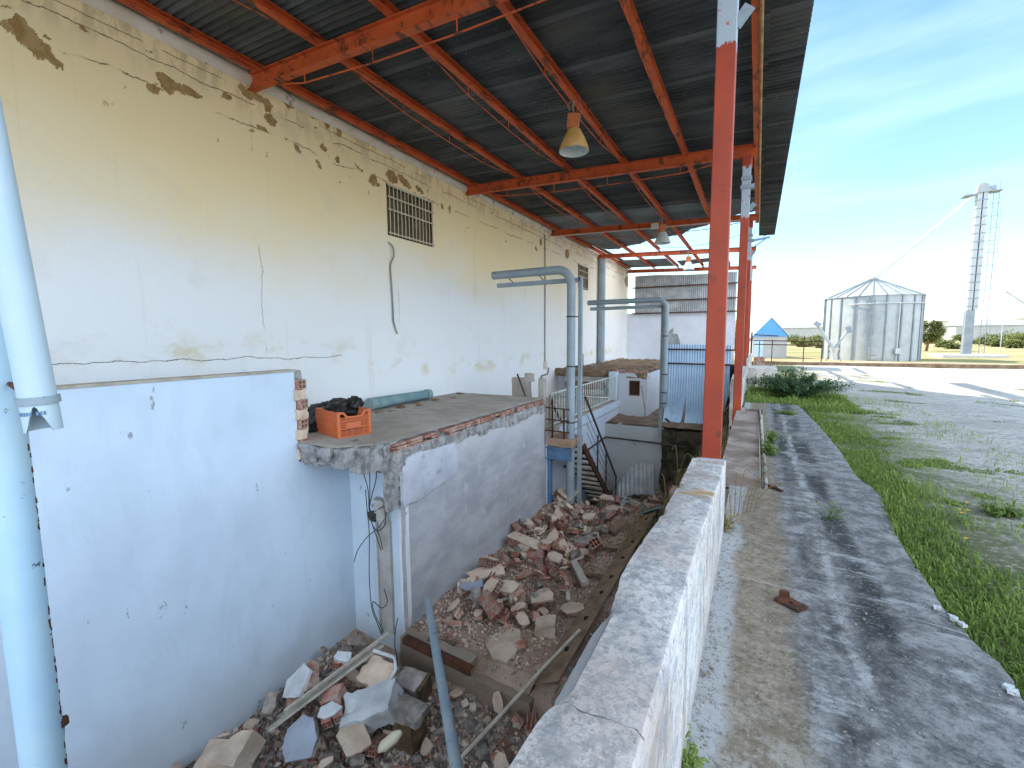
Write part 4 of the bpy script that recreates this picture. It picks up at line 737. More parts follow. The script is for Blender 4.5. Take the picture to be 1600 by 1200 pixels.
b = MB(); b.grid(60, 9, lambda i, j: (-.270-.038*math.cos(math.pi*j/8)*sm(-1, 14, i)*(1-.85*sm(40, 60, i)), .62+.44*i/59, .405+.045*math.sin(math.pi*j/8)+.004*fbm(i*.2, j, 0, 1))); b.build('lower_course', [basic('smooth_blue_grey_mortar', (.36, .37, .39), (.44, .44, .45), 5, .38, .62, .95, 0, 40, .4, .006)], LW, True)
b = MB(); lumpy(b, (-.31, 1.985, .36), (-.255, 2.10, .425), .018, .01, 4, 14); b.build('exposed_stone', 'brown', LW, True)
LW2 = thing('low_wall', 'grey crumbling stretch of low wall between the far red columns', 'wall', (-.25, 12, 0)); b = MB(); lumpy(b, (-.36, 8.15, -1.0), (-.18, 21.0, .415), .12, .018, 2, 4); b.build('masonry', [basic('patchy_old_wall', (.40, .38, .34), (.52, .49, .44), 4, .38, .6, .95, 0, 25, .6, .015, ((.17, .13, .09), 6, .58, .7))], LW2)
b = MB(); lumpy(b, (-.17, 11.9, -.1), (.42, 13.2, .36), .12, .03, 9, 3); lumpy(b, (.0, 11.6, -.1), (.5, 12.1, .2), .1, .04, 12, 4); solo('stone_block', b, [basic('pale_stone', (.52, .48, .42), (.62, .58, .52), 4, .38, .6, .95, 0, 20, .6, .02, ((.3, .22, .17), 6, .6, .6))], 'pale broken masonry block beside the low wall, behind the green bush', 'masonry block', smooth=True)
# dark holes and footing beam along the pit, transverse kerb
F_ = thing('concrete_footing', 'brown earthy footing beam with dark holes running along the pit below the low wall', 'footing', (-1.8, 5.8, -2.1)); b = MB(); b.grid(90, 8, lambda i, j: (-1.74+.30*j/7+.012*fbm(i*.1, j, 0, 1), 3.45+4.9*i/89, -2.11+.16*j/7-(.12 if j == 0 else 0)+.012*fbm(i*.15, j*.4, 2, 1))); b.build('beam', 'brown', F_, True)
for k in range(8):
    b = MB(); y = 3.95+.52*k+.05*(k%3); b.tube([(-1.545, y, -2.06), (-1.545, y, -2.0)], .033, 12); b.build('weep_hole', [basic('hole_dark', (.012, .01, .008), (.02, .016, .012))] if k == 0 else bpy.data.materials['hole_dark'], F_)
KB = thing('kerb_wall', 'low pale transverse kerb with rusty angle iron dividing the two rubble heaps', 'kerb', (-2.5, 3.5, -2.3)); b = MB(); lumpy(b, (-3.32, 3.46, -2.75), (-2.4, 3.6, -2.14), .06, .014, 3, 5); lumpy(b, (-2.45, 3.44, -2.75), (-1.72, 3.6, -2.28), .06, .025, 5, 5); b.build('masonry', [white_paint('kerb_paint', (.33, .27, .21), dirt=(.20, .145, .10), amt=1.0, low=-2.3, span=.35, spots=False)], KB, True)
b = MB(); b.bar((-3.24, 3.45, -2.11), (-2.35, 3.43, -2.145), .07, .012); b.bar((-3.24, 3.41, -2.14), (-2.35, 3.395, -2.175), .01, .07); b.build('angle_iron', 'rust', KB)
# ------------------------------------------------------------------ beyond the slab: landing, stair, balcony, annex room
LD = thing('stair_landing', 'brown landing slab on a blue steel channel and post beside the grey annex wall', 'landing', (-3.1, 7.8, -2.4)); b = MB(); b.b2((-3.44, 7.55, -.90), (-2.88, 8.1, -.75)); b.build('slab', [basic('brown_slab', (.30, .19, .12), (.40, .27, .18))], LD, bevel=.006)
b = MB(); b.b2((-3.44, 7.53, -1.12), (-2.90, 7.56, -.92)); b.b2((-3.44, 7.5, -1.13), (-2.90, 7.56, -1.11)); b.b2((-3.44, 7.5, -.93), (-2.90, 7.56, -.91)); b.build('channel', 'bluesteel', LD); b = MB(); b.b2((-3.40, 7.55, -2.6), (-3.31, 7.63, -1.13)); b.build('post', 'bluesteel', LD)
b = MB()
for z in (-.18, -.40, -.61): b.bar((-3.42, 7.57, z), (-2.95, 7.57, z-.01), .018, .02)
b.build('guard_rail', 'rust', LD)
for x_ in (-3.29, -3.06): b = MB(); b.bar((x_, 7.58, -.75), (x_, 7.58, -.02 if x_ < -3.2 else -.18), .028, .028, up=Vector((0, 1, 0))); b.build('guard_post', 'rust', LD)
ST = thing('steel_stair', 'rusty steel stair with debris-covered treads going down into the pit', 'stair', (-3.1, 9, -2.95)); y0, z0, y1, z1 = 8.0, -.95, 10.25, -2.95
for x_ in (-3.42, -2.83): b = MB(); b.bar((x_, y0, z0), (x_, y1, z1), .03, .14); b.build('stringer', 'rust' if x_ > -3 else 'darksteel', ST)
for k in range(12):
    t = (k+.5)/12; y_, z_ = y0+(y1-y0)*t, z0+(z1-z0)*t+.05; b = MB(); b.box((-3.125, y_, z_), (.58, .21, .03), rotm(rnd.uniform(-.06, .06), rnd.uniform(-.04, .04), 0)); lumpy(b, (-3.38, y_-.08, z_), (-2.88, y_+.08, z_+.04), .05, .02, k*3, 8, 1); b.build('tread', ['darksteel', 'plaster'], ST)
for x_, kk in ((-2.80, 0), (-3.45, 1)):
    b = MB(); b.bar((x_, y0-.15*kk, z0+.95-.1*kk), (x_, y1, z1+.75), .03, .035); b.build('handrail', 'darksteel' if kk == 0 else 'rust', ST)
    b = MB()
    for dz in (.25, .42, .6): b.tube([(x_, y0+.1, z0+dz), (x_, y1, z1+dz)], .007, 5)
    b.build('mid_rail', 'bluesteel' if kk == 0 else 'rust', ST)
    for t in (.35, .62, .98) if kk == 0 else (.9,): b = MB(); y_, z_ = y0+(y1-y0)*t, z0+(z1-z0)*t; b.bar((x_, y_, z_), (x_, y_, z_+.77), .026, .026, up=Vector((0, 1, 0))); b.build('baluster', 'darksteel', ST)
BA = thing('balcony', 'white raised gallery behind the stair with a pale green bar railing', 'balcony', (-4.3, 10.5, -.7)); b = MB(); b.b2((-5.34, 7.48, -.86), (-3.37, 12.52, -.62)); b.build('floor_slab', 'concrete', BA); b = MB(); b.b2((-3.43, 8.1, -.83), (-3.345, 12.5, -.64)); b.build('fascia', 'paint2', BA)
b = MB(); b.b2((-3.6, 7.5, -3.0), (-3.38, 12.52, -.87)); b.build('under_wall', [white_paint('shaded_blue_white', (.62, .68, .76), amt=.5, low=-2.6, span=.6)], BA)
RG = thing('railing', 'pale green metal bar railing along the edge of the white gallery', 'railing', (-3.39, 10, -.62)); b = MB()
for z in (-.54, .06): b.bar((-3.39, 7.66, z), (-3.39, 12.4, z+.0), .025, .025)
b.build('rail', [basic('pale_green_metal', (.62, .70, .64), (.48, .52, .48), 6)], RG); b = MB()
for k in range(34): b.tube([(-3.39, 7.72+4.64*k/33, -.54), (-3.39, 7.72+4.64*k/33, .06)], .0085, 5)
b.build('bars', bpy.data.materials['pale_green_metal'], RG)
for y_ in (7.68, 9.15, 12.38): b = MB(); b.bar((-3.39, y_, -.64), (-3.39, y_, .07), .035, .035, up=Vector((0, 1, 0))); b.build('post', 'leadcable', RG)
AR = thing('annex_room', 'small white block room with a dark square window and rubble along its roof', 'building', (-3.9, 15, -1)); b = MB(); fy = 12.5
wz0, wz1, wx0, wx1 = -.52, -.08, -3.11, -2.80
for lo, hi in (((-3.46, fy, -1.25), (wx0, fy+.2, .13)), ((wx1, fy, -1.25), (-2.60, fy+.2, .13)), ((wx0, fy, -1.25), (wx1, fy+.2, wz0)), ((wx0, fy, wz1), (wx1, fy+.2, .13))): b.b2(lo, hi)
b.b2((-2.78, fy+.2, -1.25), (-2.602, 19.9, .12)); b.b2((-5.34, fy+.19, -.62), (-3.46, fy+.4, .02)); b.build('wall', 'paintfar', AR)
b = MB(); b.b2((-3.60, 12.2, -.66), (-3.38, 12.49, .16)); b.build('pilaster', 'paint2', AR, bevel=.01)
b = MB(); t = .02; b.b2((wx0, fy+.03, wz0), (wx0+t, fy+.06, wz1)); b.b2((wx1-t, fy+.03, wz0), (wx1, fy+.06, wz1)); b.b2((wx0+t, fy+.03, wz0), (wx1-t, fy+.06, wz0+t)); b.b2((wx0+t, fy+.03, wz1-t), (wx1-t, fy+.06, wz1)); w2 = b.build('window', 'leadcable', AR)
b = MB(); b.b2((wx0+t, fy+.1, wz0+t), (wx1-t, fy+.11, wz1-t)); b.build('pane', 'rust', w2); b = MB(); [b.tube([(wx0+(wx1-wx0)*k/6, fy+.04, wz0), (wx0+(wx1-wx0)*k/6, fy+.04, wz1)], .005, 5) for k in range(1, 6)]; b.build('grille', 'rust', w2)
b = MB(); b.grid(50, 110, lambda i, j: (-5.34+2.74*i/49, 12.5+7.4*j/109, .14+.05*fbm(i*.12, j*.12, 1, 1.5)+.09*max(0, fbm(i*.3, j*.3, 5, 1)))); lumpy(b, (-5.34, 12.5, -.02), (-2.6, 12.72, .2), .07, .03, 3, 5); b.build('roof_rubble', 'brown', AR, True)
b = MB(); lumpy(b, (-3.5, 12.46, .13), (-2.62, 12.6, .215), .04, .02, 30, 9); lumpy(b, (-2.7, 12.46, .0), (-2.6, 12.56, .19), .04, .02, 33, 9); b.build('brick_edge', 'brick', AR, True)
for k, (z_, x1_) in enumerate(((-.5, -3.75), (-.32, -3.8), (-.14, -3.7), (.03, -3.75))): b = MB(); lumpy(b, (-4.9, 12.25-.02*k, z_), (x1_, 12.7, z_+.15), .06, .02, k*5, 5); b.build('broken_layer', 'brown' if k % 2 else 'concrete', AR, True)
# pit end wall with its pipe, ledge clutter
PW = thing('pit_end_wall', 'off-white stained retaining wall at the far end of the pit', 'wall', (-2.6, 11.2, -2.9)); b = MB(); lumpy(b, (-3.38, 11.2, -3.1), (-1.92, 11.5, -1.10), .08, .012, 5, 4); b.build('wall', [white_paint('stained_offwhite', (.50, .50, .47), amt=.8, low=-2.7, span=.9)], PW, True); b = MB(); lumpy(b, (-1.96, 11.15, -3.1), (-.3, 11.5, -1.13), .07, .06, 7, 4); b.build('earth_end', [basic('dark_damp_earth', (.035, .028, .018), (.10, .075, .045), 5, .4, .6, .95, 0, 25, .8, .03)], PW, True)
b = MB(); b.tube([(-3.34, 8.3, -1.5), (-3.34, 11.12, -1.44), (-1.9, 11.12, -1.47), (-1.4, 11.1, -1.5)], .022, 8); b.build('pipe', 'darksteel', PW, True)
b = MB(); b.tube([at(1002, 603, Y=12.3), at(1008, 640, Y=12.0), at(1007, 690, Y=11.6)], .018, 7); solo('bent_bar', b, 'leadcable', 'grey bent pipe leaning on the white block room beside its window', 'pipe', smooth=True)
# blue corrugated fence
FN = thing('sheet_fence', 'pale blue corrugated sheet fence with rusty rails, curling loose at the bottom', 'fence', (-1.3, 12.2, -1.1))
def bend(u, v): k = max(0, (.35-v)/.35); return Vector((0, -.28*k*k+.03*math.sin(u*4), 0))
b = MB(); corr(b, (-2.06, 12.15, -1.16), (1, 0, 0), (0, 0, 1), 80, 16, .062, .012, .52, zt=lambda u: 2.08, zb=lambda u: -.12, bend=lambda u, v: bend(u, v)+Vector((-.02*max(0, 1.1-v)-(max(0, u-.2)*.28 if v < .95 else 0)*max(0, 1-v/.95), -.06*max(0, 1-v), 0))); b.build('left_panel', 'bluesheet', FN, True)
b = MB(); corr(b, (-1.56, 12.17, -1.16), (1, 0, 0), (0, 0, 1), 150, 16, .062, .012, 1.0, zt=lambda u: 2.08-.02*u, zb=lambda u: -.12 if u < .7 else -.12+ .0+2.2*(u-.7)+3.5*(u-.7)**2, bend=bend); b.build('right_panel', 'bluesheet', FN, True)
b = MB(); b.add([(-2.06, 12.3, .9), (-1.95, 12.32, .9), (-1.93, 12.32, 1.36), (-2.05, 12.3, 1.26)], [(0, 1, 2, 3)]); b.add([(-1.94, 12.3, .92), (-1.74, 12.3, .92), (-1.82, 12.3, 1.18), (-1.93, 12.3, 1.2)], [(0, 1, 2, 3)]); b.build('torn_scrap', 'oldsheet', FN)
b = MB(); b.tube([(-2.06, 12.08, .80), (-.35, 12.1, .78)], .022, 6); b.tube([(-2.06, 12.08, .44), (-.35, 12.1, .42)], .022, 6); b.build('rail', 'rust', FN, True)
b = MB(); b.tube([(-2.02, 12.0, -1.0), (-1.7, 11.85, -1.2), (-1.3, 11.8, -1.26), (-.95, 11.85, -1.2), (-.6, 12.0, -.95)], .03, 7); b.build('curled_edge_bar', 'darksteel', FN, True)
b = MB(); b.grid(20, 24, lambda i, j: (-.86+.5*i/19, 12.6+.05*fbm(i*.2, j*.2, 0, 1.5), -1.1+1.5*j/23)); solo('plastic_sheet', b, 'blackpl', 'black plastic sheeting hanging behind the blue fence next to the second red column', 'sheet', smooth=True)
b = MB(); corr(b, (-2.85, 10.15, -2.75), Vector((1, .25, .22)), Vector((-.15, .5, .85)), 60, 8, .1, .014, .95, zt=lambda u: .2+.55*math.sin(min(1, u/.7)*1.57), bend=lambda u, v: Vector((0, 0, .1*math.sin(u*3)))); corr(b, (-2.6, 9.7, -2.6), Vector((1, -.3, -.45)), Vector((.2, .9, .2)), 30, 6, .1, .014, .5, zt=lambda u: .35); solo('crumpled_sheet', b, 'oldsheet', 'crumpled grey corrugated sheet lying at the foot of the pit end wall', 'metal sheet', smooth=True)
b = MB(); corr(b, (-1.75, 7.9, -2.05), Vector((.3, 1, -.1)), Vector((1, 0, .5)), 30, 5, .08, .012, .4, zt=lambda u: .35); solo('metal_offcut', b, 'tarp', 'small teal corrugated offcut tucked under the low wall far down the pit', 'metal sheet', smooth=True)
# ------------------------------------------------------------------ rubble
def on_heap(px, py):
    o = Vector((0, 0, EYE)); d = (_F + (px-800)/FPX*R2 - (py-600)/FPX*U2).normalized(); t = 1.0
    while t < 14:
        p = o+d*t
        if p.z < heap(max(-4.3, min(-.4, p.x)), p.y): break
        t += .02
    return o+d*t
def plate_mesh(mb, a, b, th, seed, n=9, mi_side=0, mi_top=1, top_th=.012, rough=.18, cuts=0):
    r_ = random.Random(seed); pts = []
    for k in range(n):
        ang_ = 2*math.pi*(k+r_.uniform(-.28, .28))/n; rr = r_.uniform(1-rough*2, 1); sq = 1/max(abs(math.cos(ang_)), abs(math.sin(ang_)))**.6
        pts.append((a*rr*sq*math.cos(ang_), b*rr*sq*math.sin(ang_)))
    fine = []
    for (x0, y0), (x1, y1) in zip(pts, pts[1:]+pts[:1]):
        for k in range(4): t = k/4; fine.append((x0+(x1-x0)*t+r_.uniform(-.06, .06)*a*(k > 0)*.5, y0+(y1-y0)*t+r_.uniform(-.06, .06)*b*(k > 0)*.5))
    n = len(fine); zl = [0, th*.45, th-top_th, th-top_th*.3, th]; rings = []
    for q, z in enumerate(zl):
        f = (1-r_.uniform(.02, .1), 1.02-r_.uniform(0, .08), .97, 1.0, .975)[q]; rings.append([(x*f*(1+(r_.uniform(-.05, .05) if q < 3 else 0)), y*f, z+(r_.uniform(-.004, .004) if q < 3 else 0)) for x, y in fine])
    o = len(mb.v); mb.add([v for R in rings for v in R], []); 
    for q in range(4):
        for i in range(n): mb.f.append((o+q*n+i, o+q*n+(i+1) % n, o+(q+1)*n+(i+1) % n, o+(q+1)*n+i)); mb.mi.append(mi_side if q < 2 else mi_top)
    mb.f.append(tuple(o+4*n+i for i in range(n))); mb.mi.append(mi_top); mb.f.append(tuple(o+i for i in range(n))[::-1]); mb.mi.append(mi_side)
def rock_mesh(mb, d, seed, mi=0): lumpy(mb, (-d[0]/2, -d[1]/2, 0), (d[0]/2, d[1]/2, d[2]), max(d)/9, max(d)*.10, seed, 2.4/max(d), mi)
PR = {}
def proto(kind, k):
    b = MB()
    if kind == 'hollow': hollow_brick(b, Matrix.Translation((0, 0, .055)), .17+.05*k, .12, .10, 3, 2, 0, .010); m_ = ['brick']
    elif kind == 'brickplate':      # plaster skin over cut hollow bricks
        plate_mesh(b, .13, .10, .022, 40+k, 8, 1, 1); b.v = [(x, y, z+.085) for x, y, z in b.v]
        for q in range(-1, 2): hollow_brick(b, Matrix.Translation((q*.075, .01*q, .045)) @ Matrix.Rotation(math.pi/2, 4, 'Z') @ Matrix.Rotation(.05*q, 4, 'Z'), .13+.02*((q+k) % 2), .07, .078, 2, 2, 0, .008)
        m_ = ['brick', 'plaster']
    elif kind == 'plate': plate_mesh(b, .12+.02*k, .09, .035, 60+k*3, 7+k % 3, 0, 1); m_ = ['brick' if k % 2 else 'broken', 'plaster']
    elif kind == 'grey': rock_mesh(b, (.15+.03*k, .11, .07+.01*k), 70+k); m_ = ['chunkgrey']
    elif kind == 'stone': rock_mesh(b, (.10, .085+.01*k, .07), 90+k); m_ = ['plaster' if k % 2 else 'chunkgrey']
    elif kind == 'shard':
        b.box((0, 0, .02), (.12+.03*k, .07, .012), rotm(.1, 0, 0), jit=.008); b.box((0, .03, .035), (.12+.03*k, .012, .04), rotm(.1, 0, 0), jit=.006); b.box((0, -.01, .04), (.11+.03*k, .010, .036), rotm(.1, .05, 0), jit=.006); m_ = ['brick']
    me = b.build(kind+'_proto', m_, smooth=kind in ('grey', 'stone')); return me
NAMES = dict(hollow='hollow_brick', brickplate='brick_chunk', plate='plaster_chunk', grey='concrete_chunk', stone='stone', shard='brick_shard')
WHAT = dict(hollow=('broken red hollow brick', 'brick'), brickplate=('brick lump with pale plaster skin', 'brick lump'), plate=('flat pale plaster fragment', 'plaster fragment'), grey=('rough grey lump of concrete', 'concrete lump'), stone=('small rounded pale stone', 'stone'), shard=('splintered red brick shard', 'brick shard'))
ZN = dict(mid='on the heap beside the grey wall', front='in the near pit by the white partition', far='on the dark far pit floor')
used = set()
def rub(kind, p, s, rot, zone, label=None, mats=None, name=None):
    k = rnd.randrange(3)
    if (kind, k) not in PR: PR[(kind, k)] = proto(kind, k)
    o = PR[(kind, k)]
    if (kind, k) in used: o = o.copy(); COL.objects.link(o)
    used.add((kind, k)); o.name = name or NAMES[kind]
    for key in ('group', 'label', 'category'):
        if key in o: del o[key]
    o.location = p; o.rotation_euler = rot; o.scale = s if isinstance(s, (tuple, list)) else (s, s, s*rnd.uniform(.85, 1.1))
    what, cat = WHAT[kind]
    if label: tag(o, label, cat)
    else: tag(o, what+' '+ZN[zone], cat, '%ss %s' % (cat, ZN[zone]))
    return o
def big(name, label, cat, px, py, mk, mats, rot=(0, 0, 0), lift=0, smooth=False, P=None):
    b = MB(); mk(b); o = b.build(name, mats, smooth=smooth); p = P if P is not None else on_heap(px, py); o.location = (p[0], p[1], p[2]+lift); o.rotation_euler = rot; o.scale = (1.22,)*3 if P is None else (1.3,)*3; return tag(o, label, cat)
def skinned(b, a, bb, seed, nb=3, n=9):
    plate_mesh(b, a, bb, .028, seed, n, 1, 1); b.v = [(x, y, z+.085) for x, y, z in b.v]
    for q in range(nb): hollow_brick(b, Matrix.Translation(((q-(nb-1)/2)*2*a*.8/nb, .008*(q % 2), .045)) @ Matrix.Rotation(math.pi/2+.06*(q-1), 4, 'Z'), bb*1.55+.02*(q % 2), a*1.4/nb, .08, 2, 2, 0, .008)
big('plaster_lump', 'largest pale plastered brick lump, L shaped, in the middle of the rubble heap', 'brick lump', 758, 912, lambda b: (skinned(b, .24, .12, 5, 4, 10)), ['brick', 'plaster'], (.12, -.06, .75), .04)
big('plaster_lump', 'pale plastered brick lump with a small hole, adjoining the largest lump', 'brick lump', 792, 935, lambda b: skinned(b, .13, .12, 9, 3), ['brick', 'plaster'], (.2, .1, .2), .05)
big('plaster_slab', 'thin blue grey painted plaster slab lying beside the largest pale lump', 'plaster slab', 738, 930, lambda b: plate_mesh(b, .15, .10, .03, 14, 7, 0, 1), ['brick', 'bluepl'], (.12, -.1, .3), .11)
big('plaster_lump', 'squarish pale block of brick and plaster high on the heap against the grey wall', 'brick lump', 825, 832, lambda b: skinned(b, .12, .09, 17, 3, 6), ['brick', 'plaster'], (.1, .05, -.3), .05)
big('brick_pier', 'long pale plastered brick bar lying across the upper heap', 'brick bar', 824, 862, lambda b: (b.box((0, 0, .12), (.52, .17, .02), jit=.01, mi=1), [hollow_brick(b, Matrix.Translation((-.17+.17*q, 0, .06)), .16, .15, .095, 3, 2, 0, .008) for q in range(3)]), ['brick', 'plaster'], (.1, .08, -.15), .03)
big('plaster_lump', 'pale plastered lump with a notch beside the fallen stair debris', 'brick lump', 920, 822, lambda b: skinned(b, .14, .10, 23, 3, 7), ['brick', 'plaster'], (.15, -.1, .9), .06)
big('plaster_lump', 'cream plastered lump left of the notched one near the pipes', 'brick lump', 872, 826, lambda b: skinned(b, .14, .09, 29, 3, 8), ['brick', 'plaster'], (.1, .15, .3), .04)
big('fallen_brick', 'large reddish brown brick block tilted on the right of the upper heap', 'brick', 966, 832, lambda b: (b.box((0, 0, .05), (.30, .12, .10), jit=.012)), ['brown'], (.1, -.3, 1.1), .04)
big('plaster_lump', 'pale plaster tile with square hole over red bricks in the lower heap', 'brick lump', 850, 950, lambda b: skinned(b, .13, .09, 35, 3, 7), ['brick', 'plaster'], (.28, -.2, .5), .05)
big('plaster_lump', 'dusty brown plaster plate right of the holed tile', 'plaster fragment', 896, 962, lambda b: plate_mesh(b, .14, .10, .04, 39, 7, 0, 1), ['brick', 'plaster'], (.1, -.12, .2), .06)
big('grey_rock', 'large rounded beige boulder on the lower right of the heap', 'rock', 852, 990, lambda b: rock_mesh(b, (.18, .15, .14), 7), ['plaster'], (.1, 0, .4), 0, True)
big('plaster_lump', 'pale plastered lump with red brick core in the middle right heap', 'brick lump', 866, 886, lambda b: skinned(b, .11, .10, 43, 3, 7), ['brick', 'plaster'], (.1, .1, .1), .04)
big('fallen_brick', 'clean red hollow brick standing beside the pale lump in mid heap', 'brick', 838, 882, lambda b: hollow_brick(b, Matrix.Translation((0, 0, .05)), .2, .12, .1, 3, 2, 0, .009), ['brick'], (.15, -.1, .2), .04)
big('timber_offcut', 'grey weathered timber offcut lying in the right part of the heap', 'timber', 905, 905, lambda b: b.box((0, 0, .04), (.40, .07, .05), jit=.006), ['wood'], (.1, .12, -.9), .05)
big('cracked_slab', 'flat dusty cracked plaster slab sunk in the lower heap', 'plaster slab', 790, 1005, lambda b: (plate_mesh(b, .17, .26, .03, 47, 9, 0, 1), ), ['plaster', 'plaster'], (.03, -.04, .35), -.005)
# front pit: big individual pieces, heights estimated from what they lean on
big('plaster_lump', 'white plaster sheet backed with red brick leaning on the white partition', 'plaster slab', 0, 0, lambda b: skinned(b, .17, .13, 53, 4, 6), ['brick', 'whitepl'], (.6, -.75, .4), 0, P=at(482, 1072, Z=-2.36))
big('plaster_lump', 'small white capped red brick piece behind the diagonal plank', 'brick lump', 0, 0, lambda b: skinned(b, .08, .06, 57, 2, 6), ['brick', 'whitepl'], (.3, .2, .6), 0, P=at(534, 1040, Z=-2.32))
big('concrete_lump', 'large crumbled white concrete lump in the centre of the near pit', 'concrete lump', 0, 0, lambda b: rock_mesh(b, (.36, .24, .14), 12), ['whitepl'], (.25, -.35, .5), 0, True, P=at(590, 1115, Z=-2.36))
big('concrete_lump', 'pale angular lump with a rounded white rim behind the crumbled white one', 'concrete lump', 0, 0, lambda b: (rock_mesh(b, (.24, .2, .10), 15), b.tube([(-.12, .12, .12), (.08, .13, .13), (.14, .06, .12), (.13, -.1, .08)], .014, 8, mi=1)), ['plaster', 'whitepl'], (.35, .1, .1), 0, True, P=at(592, 1062, Z=-2.32))
big('brick_block', 'dusty beige brick block with a wooden side standing near the pvc pipe', 'block', 0, 0, lambda b: (b.box((0, 0, .09), (.19, .16, .16), jit=.01), b.box((.115, 0, .09), (.03, .15, .17), mi=1, jit=.006)), ['chunkgrey', 'darkwood'], (.2, .05, .15), 0, P=at(645, 1085, Z=-2.45))
big('stump', 'dark wooden stump capped by a rough slab of concrete in the near pit', 'stump', 0, 0, lambda b: (lumpy(b, (-.11, -.1, -.2), (.11, .1, .12), .04, .02, 5, 7), rock_mesh2(b)), ['darkwood', 'chunkgrey'], (.0, .0, .1), 0, True, P=at(640, 1130, Z=-2.34)) if False else None
b = MB(); lumpy(b, (-.11, -.1, -.2), (.11, .1, .1), .04, .02, 5, 7); lumpy(b, (-.15, -.11, .1), (.15, .12, .16), .04, .025, 9, 6, 1); o = b.build('wood_stump', ['darkwood', 'chunkgrey'], smooth=True); o.location = at(640, 1132, Z=-2.38); tag(o, 'dark wooden stump capped by a rough concrete slab in the near pit', 'stump')
big('concrete_slab', 'cracked blue grey concrete slab standing on edge in the near pit', 'concrete slab', 0, 0, lambda b: (plate_mesh(b, .17, .15, .05, 61, 7, 0, 1)), ['chunkgrey', 'bluepl'], (.7, -.25, .25), 0, P=at(475, 1155, Z=-2.42))
big('plaster_lump', 'white lump with bright red brick face between plank and cracked slab', 'brick lump', 0, 0, lambda b: skinned(b, .09, .07, 67, 2, 6), ['brick', 'whitepl'], (.35, -.2, .9), 0, P=at(522, 1122, Z=-2.36))
big('plaster_slab', 'cream plaster plate right of the white lump with red brick face', 'plaster slab', 0, 0, lambda b: plate_mesh(b, .16, .1, .03, 71, 7, 0, 1), ['brick', 'plaster'], (.3, .25, -.3), 0, P=at(552, 1150, Z=-2.38))
big('hollow_brick', 'square ended red brick showing six dark holes beside the plank', 'brick', 0, 0, lambda b: hollow_brick(b, Matrix.Translation((0, 0, .05)), .13, .13, .10, 3, 2, 0, .012), ['brick'], (.3, .2, -1.1), 0, P=at(527, 1098, Z=-2.34))
big('foam_cushion', 'dirty beige rounded block resting against the white partition bottom', 'block', 0, 0, lambda b: lumpy(b, (-.15, -.1, 0), (.15, .1, .14), .04, .035, 2, 4), ['plaster'], (.3, -.3, .4), 0, True, P=at(368, 1192, Z=-2.42))
b = MB(); b.tube([(0, 0, 0), (.02, 0, .01), (.05, .0, .012), (.16, 0, .012), (.2, 0, .01), (.22, 0, .01)], [.012, .028, .045, .047, .03, .016], 14); o = b.build('plastic_bottle', [basic('pale_yellow_plastic', (.55, .50, .34), (.62, .58, .44), 5, rough=.4)], smooth=True); o.location = at(592, 1175, Z=-2.3); o.rotation_euler = (0, -.5, .9); tag(o, 'pale yellowish plastic bottle lying in the near rubble', 'bottle')
# loose filling of chunks
def scatter(n, zone, xr, yr, kinds, smin, smax, ext=0.):
    k = 0
    while k < n:
        x, y = rnd.uniform(*xr), rnd.uniform(*yr)
        if zone == 'mid' and (x < -3.3 or (y < 4.4 and x < -2.4 and rnd.random() < .6)): continue
        if zone == 'mid' and x > -2.0 and rnd.random() < .5: continue
        s = smin+(smax-smin)*rnd.random()**1.6; kd = rnd.choice(kinds); z = heap(x, y)+rnd.uniform(-.01, .05)*s+ext*rnd.random()**1.5
        rub(kd, (x, y, z), s, (rnd.gauss(0, .5), rnd.gauss(0, .5), rnd.uniform(0, 6.3)), zone); k += 1
scatter(230, 'mid', (-3.3, -1.9), (3.8, 8.3), ['hollow', 'brickplate', 'brickplate', 'plate', 'plate', 'stone', 'shard', 'shard', 'grey'], .5, 1.35, .15)
scatter(135, 'front', (-4.2, -1.5), (1.6, 3.42), ['grey', 'grey', 'stone', 'plate', 'hollow', 'brickplate', 'shard', 'stone'], .4, 1.15, .14)
scatter(50, 'far', (-2.9, -1.4), (8.4, 11.0), ['grey', 'plate', 'stone', 'shard', 'brickplate'], .6, 1.6, .1)
def debris(n, xr, yr, name, label, seed, big_=.035, dens=None, mix=(.38, .42)):
    r_ = random.Random(seed); b = MB()
    for _ in range(n):
        x, y = r_.uniform(*xr), r_.uniform(*yr)
        if dens and r_.random() > dens(x, y): continue
        s = big_*(.25+.75*r_.random()**3); z = heap(x, y)+s*.2; R = rotm(r_.uniform(0, 3), r_.uniform(0, 3), r_.uniform(0, 3)); q = r_.random()
        vs = [Vector((x, y, z))+R @ Vector((s*r_.uniform(.5, 1)*a, s*r_.uniform(.4, .9)*c, s*r_.uniform(.25, .6)*d)) for a, c, d in ((1, 0, -1), (-.5, .9, -1), (-.5, -.9, -1), (.8, .2, 1), (-.6, .6, 1), (-.4, -.7, 1))]
        b.add(vs, [(2, 1, 0), (3, 4, 5), (0, 1, 4, 3), (1, 2, 5, 4), (2, 0, 3, 5)], 0 if q < mix[0] else 1 if q < mix[0]+mix[1] else 2)
    o = b.build(name, ['brick', 'plaster', 'chunkgrey']); o['kind'] = 'stuff'; o['label'] = label; o['category'] = 'debris'
debris(20000, (-3.36, -1.75), (3.65, 8.5), 'debris', 'crushed red brick and plaster crumbs covering the main heap', 1, .034, lambda x, y: .35+.65*sm(-2.0, -3.2, x)+.4*max(0, fbm(x, y, 0, 2)))
